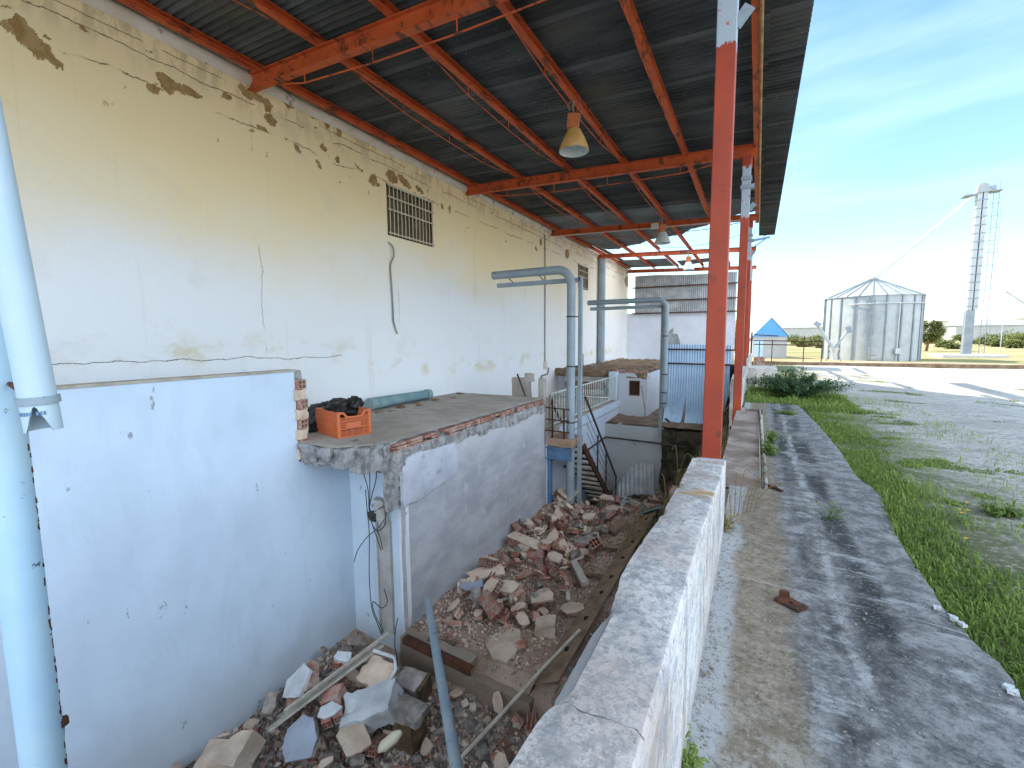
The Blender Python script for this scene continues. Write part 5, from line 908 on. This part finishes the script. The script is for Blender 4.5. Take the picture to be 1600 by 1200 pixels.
debris(1500, (-1.5, -.5), (3.4, 8), 'debris', 'stones and crumbs on the earth bank under the low wall', 8, .05, None, (.25, .25)); debris(9000, (-4.25, -1.4), (1.2, 3.42), 'debris', 'dark stones and crumbs filling the near pit', 2, .06, None, (.2, .25)); debris(2600, (-3.3, -1.2), (8.4, 11.1), 'debris', 'broken crumbs over the far pit floor', 3, .09, None, (.35, .3))
for k in range(14):
    x, y = rnd.uniform(-3.1, -1.95), rnd.uniform(4.2, 8.1); L_ = rnd.uniform(.12, .34); a_ = rnd.uniform(0, 3.1); b = MB(); z = heap(x, y)+rnd.uniform(.05, .14); dx, dy = math.cos(a_)*L_/2, math.sin(a_)*L_/2
    b.bar((x-dx, y-dy, z-.02), (x+dx, y+dy, z+rnd.uniform(-.03, .05)), rnd.uniform(.02, .05), .016); solo('lath', b, 'darkwood' if k % 2 else 'wood', 'short splintered lath on the heap beside the grey wall' if k % 2 == 0 else 'short dark splinter of wood on the heap beside the grey wall', 'lath', 'pale laths on the heap' if k % 2 == 0 else 'dark splinters on the heap')
# long things lying over the rubble
b = MB(); p0, p1 = at(668, 938, Z=-1.93), at(716, 1215, Z=-1.7); d_ = (p1-p0).normalized(); pm = (p0+p1)/2+Vector((0, 0, -.012)); b.tube([p0, pm, p1+d_*.4], .042, 20, hollow=.005, caps=False); solo('pvc_pipe', b, 'pvc2', 'long scuffed blue grey plastic pipe propped up from the near rubble', 'pipe', smooth=True)
b = MB(); p0, p1 = at(906, 984, Z=-1.86), at(722, 1182, Z=-2.32); b.tube([p0, p0+(p1-p0)*.35+Vector((0, 0, .015)), p0+(p1-p0)*.7, p1+(p1-p0)*.12], [.015, .016, .017, .018], 8); solo('broom_handle', b, 'wood', 'thin straight wooden stick slanting across the kerb into the near pit', 'stick', smooth=True)
b = MB(); p0, p1 = at(418, 1142, Z=-2.28), at(597, 1008, Z=-2.12); b.bar(p0, p1, .085, .022, up=Vector((-.5, -.4, .8))); solo('plank', b, 'wood', 'long pale weathered plank lying diagonally over rubble along the partition', 'plank', bevel=.003)
b = MB(); p0, p1 = at(445, 1112, Z=-2.2), at(607, 990, Z=-2.05); b.bar(p0, p1, .03, .03); solo('batten', b, 'wood', 'narrow grey batten lying behind the long pale plank', 'batten')
b = MB(); p0, p1 = at(868, 800, Z=-2.1), at(904, 766, Z=-1.75); b.bar(p0+(p0-p1)*.6, p1, .07, .03); solo('board', b, 'wood', 'pale board leaning on the grey pipe bottom at the far end of the heap', 'board')
for k, (px, py, L_) in enumerate(((945, 862, .35), (905, 878, .3), (690, 1010, .3), (925, 905, .3))):
    p = on_heap(px, py); b = MB(); b.bar((p.x-L_/2, p.y-.05, p.z+.06), (p.x+L_/2, p.y+.05, p.z+.05), .06, .02); solo('dark_board', b, 'darkwood', ('dark board at the right edge of the upper heap', 'dark board just left of the earthy footing', 'dark strip of wood in the lower left heap', 'dark board under the grey timber offcut')[k], 'board')
# things on the walkway
RP = thing('rusty_plate', 'small rusty iron base plate lying on the walkway', 'iron plate', (.165, 2.08, 0)); b = MB(); R = rotm(0, 0, -.6)
def plate_fn(lo, hi): b.box(Vector((.165, 2.08, .006))+R @ Vector(((lo[0]+hi[0])/2, (lo[1]+hi[1])/2, 0)), (hi[0]-lo[0], hi[1]-lo[1], .007), R)
W_, D_, h_ = .052, .034, .008
for lo, hi in (((-W_, -D_), (W_, -h_)), ((-W_, h_), (W_, D_)), ((-W_, -h_), (-h_, h_)), ((h_, -h_), (W_, h_))): plate_fn(lo, hi)
b.build('plate', 'rust', RP); b = MB(); lumpy(b, (.125, 2.115, .004), (.16, 2.135, .028), .008, .006, 4, 40); b.build('weld_lump', 'rust', RP, True)
b = MB(); [b.tube([Vector((.165, 2.08, .0096))+R @ Vector((sx_*.04, sy_*.024, 0)), Vector((.165, 2.08, .0135))+R @ Vector((sx_*.04, sy_*.024, 0))], .005, 8) for sx_ in (-1, 1) for sy_ in (-1, 1)]; b.build('rivets', 'darksteel', RP)
for k, (px, py) in enumerate(((1470, 953), (1497, 970), (1510, 979), (1590, 1085), (1583, 1078), (1495, 968))):
    p = at(px, py, Z=0); b = MB(); rock_mesh(b, (.026, .018, .012), k); o = b.build('pebble', 'whitepl', smooth=True); o.location = (p.x-.012, p.y, -.001); o.rotation_euler = (0, 0, k); tag(o, 'small white pebble on the outer edge of the walkway', 'pebble', 'pebbles at the walkway edge')
b = MB(); r_ = random.Random(5)
for _ in range(1100):
    y = 1.0+2.6*r_.random(); x = -.12+abs(r_.gauss(0, .035)) if r_.random() < .6 else r_.uniform(-.1, .7); s = .0008+.0034*r_.random()**2.5; b.box((x, y, s*.4), (s*2, s*1.6, s), rotm(r_.random()*3, 0, r_.random()*6), jit=s*.3)
o = b.build('grit', 'chunkgrey'); o['kind'] = 'stuff'; o['label'] = 'fine pale grit scattered over the walkway'; o['category'] = 'grit'
b = MB(); b.bar((.115, 3.72, .012), (.20, 3.62, .01), .02, .012); b.bar((.12, 3.66, .02), (.165, 3.70, .012), .018, .012); solo('iron_scrap', b, 'rust', 'dark rusty scraps at the near corner of the angle iron', 'scrap iron')
# ------------------------------------------------------------------ vegetation
def leafmesh(name, mat, P, D, Ln, Wd, tint, parent=None, curve=.35):
    # P base points, D unit directions, Ln lengths, Wd widths (numpy): one bent blade each
    n = len(P); up = np.array([0, 0, 1.]); side = np.cross(D, up)+1e-4; side /= np.linalg.norm(side, axis=1)[:, None]; ang_ = np.random.rand(n)*.8; 
    mid = P+D*Ln[:, None]*.55; tip = P+D*Ln[:, None]; tip[:, 2] -= curve*Ln; hw = side*(Wd/2)[:, None]
    V = np.stack([P-hw*.7, P+hw*.7, mid+hw, mid-hw, tip], 1).reshape(-1, 3); o0 = (np.arange(n)*5)[:, None]
    me = bpy.data.meshes.new(name); me.vertices.add(n*5)
    off = np.array(parent.get('_o', (0, 0, 0))) if parent is not None else np.zeros(3)
    me.vertices.foreach_set('co', (V-off).ravel()); me.loops.add(n*7); me.polygons.add(n*2)
    me.loops.foreach_set('vertex_index', np.concatenate([o0+[0, 1, 2, 3], o0+[3, 2, 4]], 1).ravel().astype(np.int32))
    me.polygons.foreach_set('loop_start', np.stack([np.arange(n)*7, np.arange(n)*7+4], 1).ravel().astype(np.int32)); me.update(calc_edges=True); me.validate()
    a = me.attributes.new('tint', 'FLOAT', 'POINT'); a.data.foreach_set('value', np.repeat(tint, 5)); me.materials.append(M[mat])
    o = bpy.data.objects.new(name, me); COL.objects.link(o)
    if parent is not None: o.parent = parent
    return o
rs = np.random.RandomState(4)
def dirs(n, spread): th = rs.rand(n)*2*np.pi; r = rs.rand(n)*spread; d = np.stack([np.cos(th)*r, np.sin(th)*r, np.ones(n)], 1); return d/np.linalg.norm(d, axis=1)[:, None]
def grass_at(xy, h0, h1, w0=.004, tint0=.3, name='grass', label='', spread=.8):
    n = len(xy); P = np.array([(x, y, g_z(x, y)-.005 if x > .66 else -.03) for x, y in xy]); D = dirs(n, spread); Ln = h0+(h1-h0)*rs.rand(n)**1.5; cl = np.array([fbm(x, y, 0, 2.2) for x, y in xy])
    o = leafmesh(name, 'grass', P, D, Ln*(1+.35*cl.clip(-.8, 1.2)), w0*(.6+rs.rand(n)), (tint0+.35*rs.rand(n)+.35*cl).clip(0, 1)); o['kind'] = 'stuff'; o['label'] = label; o['category'] = 'grass'; return o
xy = []
while len(xy) < 34000:
    y = .9+(rs.rand()**1.4)*10.5; x = .735+rs.rand()**1.7*(1.0 if y < 8 else 1.5); q = x-.735+.75*fbm(x, y, 3, 1.9)*.6
    lim = (.42 if y < 6 else .5)*(1+.5*nz3(x*1.5, y*.9, 8))
    if q > lim*rs.rand()**.35: continue
    if x < edge_x(min(y, 8.4))+.0: continue
    xy.append((x, y))
grass_at(xy, .02, .095, .005, .32, label='thick green grass growing along the crumbling walkway edge')
xy = []
while len(xy) < 9000:
    y = .9+(rs.rand()**1.3)*10; x = .735+rs.rand()**1.2*1.6
    if x < edge_x(min(y, 8.4)) or fbm(x, y, 9, 3) < -.1: continue
    xy.append((x, y))
gr2 = grass_at(xy, .02, .13, .004, .9, label='yellowing straws mixed into the grass verge', spread=1.3)
xy = []
while len(xy) < 9000:
    y = 8.45+rs.rand()*2.6; x = -.12+rs.rand()*1.6
    if fbm(x, y, 1, 1.2) < -.5: continue
    xy.append((x, y))
grass_at(xy, .05, .17, .008, .42, label='yellowish green grass beyond the end of the walkway')
xy = []
while len(xy) < 15000:
    y = 1.5+rs.rand()*16; x = 1.2+rs.rand()**1.5*5.5
    if nz3(x*.9, y*1.6, 4)+.6*nz3(x*3, y*5, 2)-.045*x < .42: continue
    xy.append((x, y))
grass_at(xy, .015, .05, .009, .35, label='low scattered weed patches on the pale gravel yard', spread=2.2)
def weed(name, label, c, r, n, h0, h1, w_, mat='bush', spread=1., stems=10, grp=None, leafL=.03):
    t = thing(name, label, 'plant', c, grp); c = np.array(c); st = MB(); P = []; 
    for k in range(stems):
        th = rs.rand()*6.28; rr = rs.rand()**.5; tip = c+np.array([math.cos(th)*r*rr*spread, math.sin(th)*r*rr*spread, h0+(h1-h0)*(1-rr*.6)*rs.rand()**.4]); b0 = c+np.array([math.cos(th)*r*.12, math.sin(th)*r*.12, 0]); md = (b0*.55+tip*.45)+np.array([0, 0, .12*h1])
        st.tube([tuple(b0), tuple(md), tuple(tip)], [w_*1.2, w_, w_*.4], 4)
        m_ = n//stems; tt = .15+.85*rs.rand(m_)[:, None]; P.append((b0*(1-tt)**2+2*md*tt*(1-tt)+tip*tt**2)+rs.randn(m_, 3)*.012*(1+h1*2))
    st.build('stems', mat, t); P = np.concatenate(P); n = len(P); D = rs.randn(n, 3)*[1, 1, .6]+[0, 0, .45]; D /= np.linalg.norm(D, axis=1)[:, None]
    leafmesh('leaves', mat, P, D, leafL*(.5+rs.rand(n)), leafL*.28*(.6+.8*rs.rand(n)), (rs.rand(n)*.7+.3*(P[:, 2]-c[2])/max(h1, .01)).clip(0, 1), t, .25); return t
weed('bush', 'wide dark green bush sprawling at the yard edge beyond the walkway', (.66, 10.2, -.06), .78, 9500, .1, .62, .006, 'bush', 1.15, 75, None, .06)
weed('weed', 'leafy weed sprouting beside the pale angle iron, the far one', (.17, 5.3, 0), .10, 420, .05, .16, .002, 'grass', 1, 12, None, .035)
weed('weed', 'leafy green weed sprouting beside the angle iron, the near one', (.16, 4.75, 0), .09, 380, .04, .14, .002, 'grass', 1, 12, None, .035)
weed('weed', 'flat weed in the pavement joint near the end of the walkway', (.42, 7.4, 0), .16, 350, .01, .05, .002, 'grass', 1, 10, None, .04)
weed('weed', 'thin sparse weed growing from a crack in the middle of the walkway', (.42, 3.2, 0), .10, 60, .02, .12, .0012, 'grass', 1, 9, None, .03)
weed('weed', 'small weed at the foot of the low wall closest to the camera', (-.105, 1.13, 0), .05, 160, .02, .07, .001, 'grass', 1, 12, None, .02)
weed('weed', 'weed with dry stalks at the far end of the low wall', (-.11, 2.75, 0), .07, 160, .02, .14, .0015, 'dry', 1, 14, None, .03)
weed('weed', 'orange flowered weed amid the gravel and grass on the right', (1.43, 3.95, -.07), .16, 500, .03, .11, .002, 'grass', 1, 18, None, .035)
def stalks(name, label, pts, mat='dry', r=.004, grp=None):
    b = MB(); [wire(b, p, r, 4, 5) for p in pts]; o = solo(name, b, mat, label, 'plant', grp); return o
def arc(x, y, z, h, lx, ly): return [(x, y, z), (x+lx*.15, y+ly*.15, z+h*.55), (x+lx*.5, y+ly*.5, z+h*.92), (x+lx, y+ly, z+h*(.85 if abs(lx)+abs(ly) > .15 else 1.0))]
stalks('dry_grass', 'yellow dry grass stalks rising beside the low wall end', [arc(-.10+.02*k, 2.95+.03*k, -.02, .22+.05*(k % 3), .05*k-.05, .12) for k in range(7)], r=.0018)
stalks('dry_reed', 'tall pale dry stalk standing in front of the blue fence', [arc(-.72, 8.0, -.85, 1.15, .03, .02), arc(-.62, 8.4, -.8, .8, .12, .05), arc(-.55, 8.1, -.8, 1.0, .04, .02)], r=.010)
stalks('dry_reed', 'bent pale reed leaning over the dark far bank', [arc(-1.05, 7.6, -1.6, 1.0, -.12, .05), arc(-1.15, 8.3, -1.7, .8, .25, 0)], r=.010)
stalks('dry_reed', 'short dry stick poking up from the rubble by the low wall', [arc(-1.0, 6.2, -1.5, .75, -.08, 0), arc(-1.1, 6.5, -1.5, .4, .25, .1)], r=.009)
def bank(n, x0, x1, y0, y1, mat, L0, label, sc=1):
    P = []
    for _ in range(n):
        x = x0+(x1-x0)*rs.rand(); y = y0+(y1-y0)*rs.rand(); P.append((x, y, heap(x, y) if y < 11.2 else -1.0))
    P = np.array(P); D = dirs(n, 1.3); o = leafmesh('dry_vegetation', mat, P, D, L0*(.4+rs.rand(n)), .006*sc*(.5+rs.rand(n)), rs.rand(n), None, .5); o['kind'] = 'stuff'; o['label'] = label; o['category'] = 'vegetation'
bank(4200, -1.75, -.35, 6.5, 11.2, 'dry', .34, 'tangled dry grass over the dark earth bank'); bank(2600, -1.7, -.35, 6.5, 11.2, 'bush', .16, 'dark green growth on the earth bank below the columns', 2)
f = thing('flower', 'cluster of small orange yellow flowers in the yard grass', 'flowers', (1.4, 4.2, 0)); 
for k, (px, py) in enumerate(((1500, 797), (1503, 802), (1512, 786), (1510, 842), (1513, 798), (1300, 660), (1310, 664), (1290, 652), (1330, 680))):
    p = at(px, py, Z=.02); n = 7; P = np.repeat([list(p)], n, 0); th = np.arange(n)*2*np.pi/n; D = np.stack([np.cos(th), np.sin(th), .5+0*th], 1); D /= np.linalg.norm(D, axis=1)[:, None]; leafmesh('petals', 'flower', P, D, np.full(n, .013), np.full(n, .009), rs.rand(n), f, 0)
    st = MB(); st.tube([(p.x, p.y, -.08), tuple(p)], .001, 4); st.build('stem', 'grass', f)
def tree(name, label, c, r, h, n, mat, leaf, grp=None, trunk=.08):
    t = thing(name, label, 'tree' if h > 1 else 'bush', c, grp); c = np.array(c, float); b = MB(); ctr = []
    b.tube([tuple(c), tuple(c+[.03*h, 0, h*.3]), tuple(c+[0, 0, h*.55])], [trunk*h*.5, trunk*h*.35, trunk*h*.2], 7)
    for k in range(11):
        th = rs.rand()*6.28; q = c+np.array([math.cos(th)*r*(.3+.5*rs.rand()), math.sin(th)*r*(.3+.5*rs.rand()), h*(.35+.5*rs.rand())]); ctr.append((q, r*(.28+.25*rs.rand()))); b.tube([tuple(c+[0, 0, h*.3]), tuple(q)], [trunk*h*.15, trunk*h*.05], 5)
    b.build('trunk', 'darkwood', t); P = []
    for q, rr in ctr: v = rs.randn(n//11, 3); v /= np.linalg.norm(v, axis=1)[:, None]; P.append(q+v*rr*(rs.rand(n//11)[:, None]**.45))
    P = np.concatenate(P); n = len(P); D = rs.randn(n, 3); D /= np.linalg.norm(D, axis=1)[:, None]; leafmesh('crown', mat, P, D, leaf*(.6+rs.rand(n)), leaf*.5*(.6+rs.rand(n)), rs.rand(n), t, .2)
tree('yellow_tree', 'bright yellow leaved tree seen through the gap between red columns', (-1.25, 24.5, -.1), .9, 2.1, 5200, 'yellowtree', .1)
p = at(1448, 534, Y=45); tree('pine_tree', 'round green tree standing just right of the silo', (p.x, 45, -.2), 1.0, 2.7, 5200, 'olive', .13)
for k, (px, Y_, s) in enumerate(((1475, 60, .9), (1490, 52, .7), (1545, 70, 1.3), (1565, 62, 1.1), (1585, 56, .9), (1595, 75, 1.6), (1525, 80, 1.2), (1260, 60, 1.1), (1275, 70, 1.2), (1285, 55, .8), (1245, 75, 1.4), (1460, 85, 1.4), (1500, 95, 1.8), (1610, 66, 1.6), (1270, 95, 1.8), (1555, 100, 2.0), (1590, 110, 2.4), (1240, 110, 2))):
    q = at(px, 540, Y=Y_); tree('shrub', 'distant olive green shrub on the pale field behind the silo', (q.x, Y_, -.2), s*.8, s*.75, 1000, 'olive', .16+s*.05, 'distant shrubs', .05)
# ------------------------------------------------------------------ silo, elevator, shed, fence
cx, cyy, R0, zb_, ze, za = 5.03, 29.0, 1.95, -.12, 3.02, 3.98
SI = thing('grain_silo', 'round galvanised grain silo with a conical ribbed roof', 'silo', (cx, cyy, zb_)); b = MB(); N_ = 96
b.grid(N_+1, 110, lambda i, j: (cx+(R0+.004*math.sin(j*2*math.pi/3))*math.cos(2*math.pi*i/N_), cyy+(R0+.004*math.sin(j*2*math.pi/3))*math.sin(2*math.pi*i/N_), zb_+(ze-zb_)*j/109)); b.build('wall', 'silo', SI, True)
b = MB(); b.grid(N_+1, 3, lambda i, j: (cx+(R0+.06)*(1-j/2*.93)*math.cos(2*math.pi*i/N_), cyy+(R0+.06)*(1-j/2*.93)*math.sin(2*math.pi*i/N_), ze-.02+(za-ze)*(j/2)*.95)); b.tube([(cx, cyy, za-.1), (cx, cyy, za+.03)], .17, 20); b.build('roof', 'silo', SI, True)
b = MB()
for k in range(24): a = 2*math.pi*k/24+.1; b.bar((cx+(R0+.06)*math.cos(a), cyy+(R0+.06)*math.sin(a), ze+.0), (cx+.15*math.cos(a), cyy+.15*math.sin(a), za-.04), .02, .05)
b.build('roof_ribs', 'silorib', SI); b = MB()
for k in range(20): a = 2*math.pi*k/20+.12; b.bar((cx+(R0+.03)*math.cos(a), cyy+(R0+.03)*math.sin(a), zb_), (cx+(R0+.03)*math.cos(a), cyy+(R0+.03)*math.sin(a), ze), .05, .05)
b.build('stiffeners', 'silorib', SI)
b = MB(); a0 = -1.76; u = Vector((math.cos(a0), math.sin(a0), 0)); s_ = Vector((-u.y, u.x, 0)); pc = Vector((cx, cyy, 0))+u*(R0+.14)
for q in (-.13, .13): b.bar(pc+s_*q+Vector((0, 0, .0)), pc+s_*q+Vector((0, 0, 3.05)), .025, .025)
for k in range(18): b.tube([pc-s_*.13+Vector((0, 0, .1+.165*k)), pc+s_*.13+Vector((0, 0, .1+.165*k))], .008, 5)
for z in (1.2, 1.6, 2.0, 2.4, 2.8): b.tube([pc+s_*.2*math.cos(t)+u*(.28*math.sin(t))+Vector((0, 0, z)) for t in [math.pi*k/8 for k in range(9)]], .01, 5)
for t in (.6, 1.57, 2.5): b.bar(pc+s_*.2*math.cos(t)+u*.28*math.sin(t)+Vector((0, 0, 1.2)), pc+s_*.2*math.cos(t)+u*.28*math.sin(t)+Vector((0, 0, 2.8)), .015, .015)
b.build('ladder', 'silorib', SI)
def onsilo(px, out=.05): # angle on the silo wall for a photo column
    best = min(((abs(pxof(Vector((cx+(R0+out)*math.cos(a), cyy+(R0+out)*math.sin(a), 1)))-px), a) for a in [-math.pi+math.pi*k/400 for k in range(401)])); return best[1]
def pxof(v): v = v-Vector((0, 0, EYE)); return 800+FPX*v.dot(R2)/v.dot(_F)
b = MB(); a = onsilo(1402); b.tube([(cx+(R0+.07)*math.cos(a), cyy+(R0+.07)*math.sin(a), zb_), (cx+(R0+.07)*math.cos(a), cyy+(R0+.07)*math.sin(a), 2.62)], .025, 8); b.tube([(cx+(R0+.07)*math.cos(t), cyy+(R0+.07)*math.sin(t), 2.62) for t in [-2.2+.1*k for k in range(24)]], .025, 8); b.build('service_pipe', 'whitem', SI, True)
b = MB(); u = Vector((math.cos(a), math.sin(a), 0)); R = rotm(0, 0, a); b.box(Vector((cx, cyy, .38))+u*(R0+.12), (.12, .22, .26), R); b.build('control_box', 'whitem', SI, bevel=.01)
b = MB(); a = onsilo(1366); b.box(Vector((cx, cyy, .36))+Vector((math.cos(a), math.sin(a), 0))*(R0+.04), (.05, .38, .36), rotm(0, 0, a)); b.box(Vector((cx, cyy, .06))+Vector((math.cos(a), math.sin(a), 0))*(R0+.04), (.05, .36, .2), rotm(0, 0, a)); b.build('hatch', 'silo', SI, bevel=.01)
AU = thing('grain_auger', 'small grey grain auger with two angled arms in front of the silo', 'auger', (3.3, 26.5, -.1)); Yq = 26.4
b = MB(); b.tube([at(1277, 507, Y=Yq), at(1302, 545, Y=Yq)], .07, 10); b.tube([at(1324, 517, Y=Yq), at(1304, 545, Y=Yq)], .06, 10); b.build('tubes', 'silo', AU, True); b = MB(); q = at(1303, 551, Y=Yq); b.tube([q+Vector((0, 0, .22)), q-Vector((0, 0, .05)), q-Vector((0, 0, .35))], [.22, .1, .1], 12); b.build('hopper', 'whitem', AU, True)
b = MB(); q = at(1277, 506, Y=Yq); b.box(q, (.28, .2, .2), rotm(0, .6, 0)); b.build('head', 'silorib', AU, bevel=.01); b = MB(); q = at(1326, 515, Y=Yq); b.box(q, (.2, .2, .32), rotm(0, -.3, 0)); b.build('motor', 'silorib', AU, bevel=.01)
b = MB(); q = at(1303, 551, Y=Yq); [b.bar(q+Vector((dx, 0, .1)), Vector((q.x+dx*2, q.y, -.12)), .04, .04) for dx in (-.15, .15)]; b.build('legs', 'silorib', AU)
tx, ty, tz = 9.96, 33.0, 8.45
EL = thing('grain_elevator', 'tall slim white bucket elevator tower with a caged ladder', 'tower', (tx, ty, -.1)); b = MB(); b.b2((tx-.21, ty-.15, 2.4), (tx-.02, ty+.15, tz)); b.b2((tx+.03, ty-.15, 2.4), (tx+.21, ty+.15, tz)); b.build('leg_casing', 'whitem', EL, bevel=.008)
b = MB(); b.b2((tx-.24, ty-.17, -.1), (tx+.12, ty+.17, 2.39)); b.build('boot_casing', 'silorib', EL, bevel=.01)
b = MB()
for z in [2.6+.42*k for k in range(14)]: b = MB(); b.b2((tx-.23, ty-.17, z), (tx+.23, ty+.17, z+.035)); b.build('flange', 'silorib', EL)
b = MB()
b.b2((tx-.25, ty-.22, tz), (tx+.28, ty+.22, tz+.14)); b.tube([(tx, ty-.16, tz+.26), (tx, ty+.16, tz+.26)], .22, 16); b.build('head_casing', 'silo', EL, True); b = MB(); b.b2((tx-.75, ty-.3, tz-.12), (tx-.28, ty+.3, tz-.05)); b.b2((tx+.28, ty-.3, tz-.02), (tx+.7, ty+.3, tz+.04)); b.b2((tx+.2, ty-.1, tz+.1), (tx+.5, ty+.1, tz+.3)); b.build('platform', 'silorib', EL)
b = MB(); x_ = tx+.55
for q in (-.11, .11): b.bar((x_+q, ty, -.05), (x_+q, ty, tz+.5), .02, .02, up=Vector((0, 1, 0)))
for k in range(40): b.bar((x_-.11, ty, .1+.21*k), (x_+.11, ty, .1+.21*k), .014, .014)
for k in range(16): b.bar((tx+.27, ty, .9+.5*k), (x_-.11, ty, .9+.5*k), .014, .014)
b.build('ladder', 'silorib', EL); b = MB()
for k in range(12): b.tube([(x_+.22*math.cos(t), ty-.30*math.sin(t), 1.0+.62*k) for t in [math.pi*i/6 for i in range(7)]], .009, 4)
b.bar((x_+.22, ty-.02, 1.0), (x_+.22, ty-.02, 8.2), .012, .012); b.bar((x_, ty-.3, 1.0), (x_, ty-.3, 8.2), .012, .012); b.build('safety_cage', 'silorib', EL)
b = MB(); b.b2((tx-1.3, ty-1.2, -.3), (tx+1.2, ty+1, .06)); b.build('plinth', [basic('pale_plinth', (.5, .48, .44), (.58, .56, .52))], EL)
b = MB(); b.tube([(tx-.2, ty, tz+.02), (cx+.05, cyy, za+.02)], .085, 10); b.build('chute', 'whitem', EL, True)
b = MB(); q0, q1 = at(1572, 455, Y=36), at(1640, 500, Y=36); b.tube([q0, q1], .05, 8); b.tube([q1, (q1.x, q1.y, -.1)], .05, 8); b.bar((q0.x, q0.y, -.2), (q0.x, q0.y, q0.z), .03, .03); solo('feed_chute', b, 'whitem', 'thin white sloping chute at the right edge beyond the elevator', 'chute', smooth=True)
# shed
SH = thing('blue_shed', 'small white shed with bright blue gable and pale roof beyond the yard', 'shed', (.6, 29.5, -.1)); pk = Vector((.62, 29, 0)); nrm = Vector((.42, -.91, 0)).normalized(); sd_ = Vector((-nrm.y, nrm.x, 0)); hw = .92; LN = 5.0; b = MB()
def sh(u_, d_, z): p = pk+sd_*u_-nrm*d_; return (p.x, p.y, z)
b.add([sh(-hw, 0, -.2), sh(hw, 0, -.2), sh(hw, 0, 1.1), sh(-hw, 0, 1.1), sh(-hw, LN, -.2), sh(hw, LN, -.2), sh(hw, LN, 1.1), sh(-hw, LN, 1.1)], [(0, 1, 2, 3), (4, 0, 3, 7), (1, 5, 6, 2), (5, 4, 7, 6)]); b.build('wall', 'shedwall', SH)
b = MB(); b.add([sh(-hw-.03, -.03, 1.1), sh(hw+.03, -.03, 1.1), sh(0, -.03, 2.13), sh(-hw-.03, .03, 1.1), sh(hw+.03, .03, 1.1), sh(0, .03, 2.13)], [(0, 1, 2), (5, 4, 3), (0, 3, 4, 1), (0, 2, 5, 3), (1, 4, 5, 2)]); b.build('gable', 'shedblue', SH)
b = MB(); t_ = .05; b.add([sh(-hw-.15, -.06, 1.02), sh(0, -.06, 2.15), sh(hw+.15, -.06, 1.02), sh(-hw-.15, LN, 1.02), sh(0, LN, 2.15), sh(hw+.15, LN, 1.02), sh(-hw-.15, -.06, 1.02+t_), sh(0, -.06, 2.15+t_), sh(hw+.15, -.06, 1.02+t_), sh(-hw-.15, LN, 1.02+t_), sh(0, LN, 2.15+t_), sh(hw+.15, LN, 1.02+t_)], [(0, 3, 4, 1), (1, 4, 5, 2), (6, 7, 10, 9), (7, 8, 11, 10), (0, 6, 9, 3), (2, 5, 11, 8), (0, 1, 7, 6), (1, 2, 8, 7)]); b.build('roof', 'shedroof', SH)
b = MB(); b.add([sh(-hw+.02, -.02, -.1), sh(-hw+.55, -.02, -.1), sh(-hw+.55, -.02, .95), sh(-hw+.02, -.02, .95)], [(0, 1, 2, 3)]); b.build('door', 'bluesheet', SH)
FE = thing('rail_fence', 'dark red rail fence and gate frame across the far side of the yard', 'fence', (1.5, 24, -.1)); 
def fz(px, py, Y_=24): return at(px, py, Y=Y_)
for px, ty_ in ((1175, 519), (1187, 533), (1257, 525), (1285, 533), (1207, 531)): q = fz(px, ty_); b = MB(); w_ = .07 if px == 1175 else .035; b.bar((q.x, 24, -.15), (q.x, 24, q.z), w_, w_, up=Vector((0, 1, 0))); b.build('post', 'rust', FE)
for y_ in (533, 539, 524): q0, q1 = fz(1178, y_+(-1)), fz(1286 if y_ != 524 else 1216, y_+1); b = MB(); b.bar(q0, q1, .04, .045); b.build('rail', 'rust', FE)
b = MB(); lumpy(b, (-.3, 22.0, -.2), (14.5, 22.3, .04), .3, .03, 3, 1); solo('far_kerb', b, 'brown', 'long low brown kerb along the far side of the yard', 'kerb')
b = MB(); lumpy(b, (-.1, 21.3, -.2), (.3, 22.0, .25), .1, .04, 3, 3); solo('stone_pile', b, 'brick', 'small reddish pile of masonry at the foot of the far column', 'masonry')
FH = [(-8, 120, 14, 7, 3.2), (16, 150, 20, 9, 3.5), (70, 190, 26, 9, 4), (45, 140, 10, 7, 3.2), (95, 170, 16, 8, 3.4), (120, 240, 30, 12, 5)]
for k, (x_, y_, w_, d_, h_) in enumerate(FH):
    t = thing('farm_building', ('low white farm shed far off behind the blue shed', 'pale long barn on the horizon left of the silo', 'whitish barn on the horizon behind the tower', 'small pale shed on the horizon right of the silo', 'white barn far right on the horizon', 'largest pale barn on the far right hillside')[k], 'building', (x_, y_, -1)); b = MB(); b.b2((x_-w_/2, y_, -1), (x_+w_/2, y_+d_, h_)); b.build('wall', 'shedwall', t)
    b = MB(); b.add([(x_-w_/2-.3, y_-.3, h_), (x_+w_/2+.3, y_-.3, h_), (x_+w_/2+.3, y_+d_/2, h_+1.4), (x_-w_/2-.3, y_+d_/2, h_+1.4), (x_+w_/2+.3, y_+d_+.3, h_), (x_-w_/2-.3, y_+d_+.3, h_)], [(0, 1, 2, 3), (3, 2, 4, 5), (0, 3, 5), (1, 4, 2)]); b.build('roof', 'oldsheet', t)

for o in bpy.data.objects:
    if '_o' in o: del o['_o']
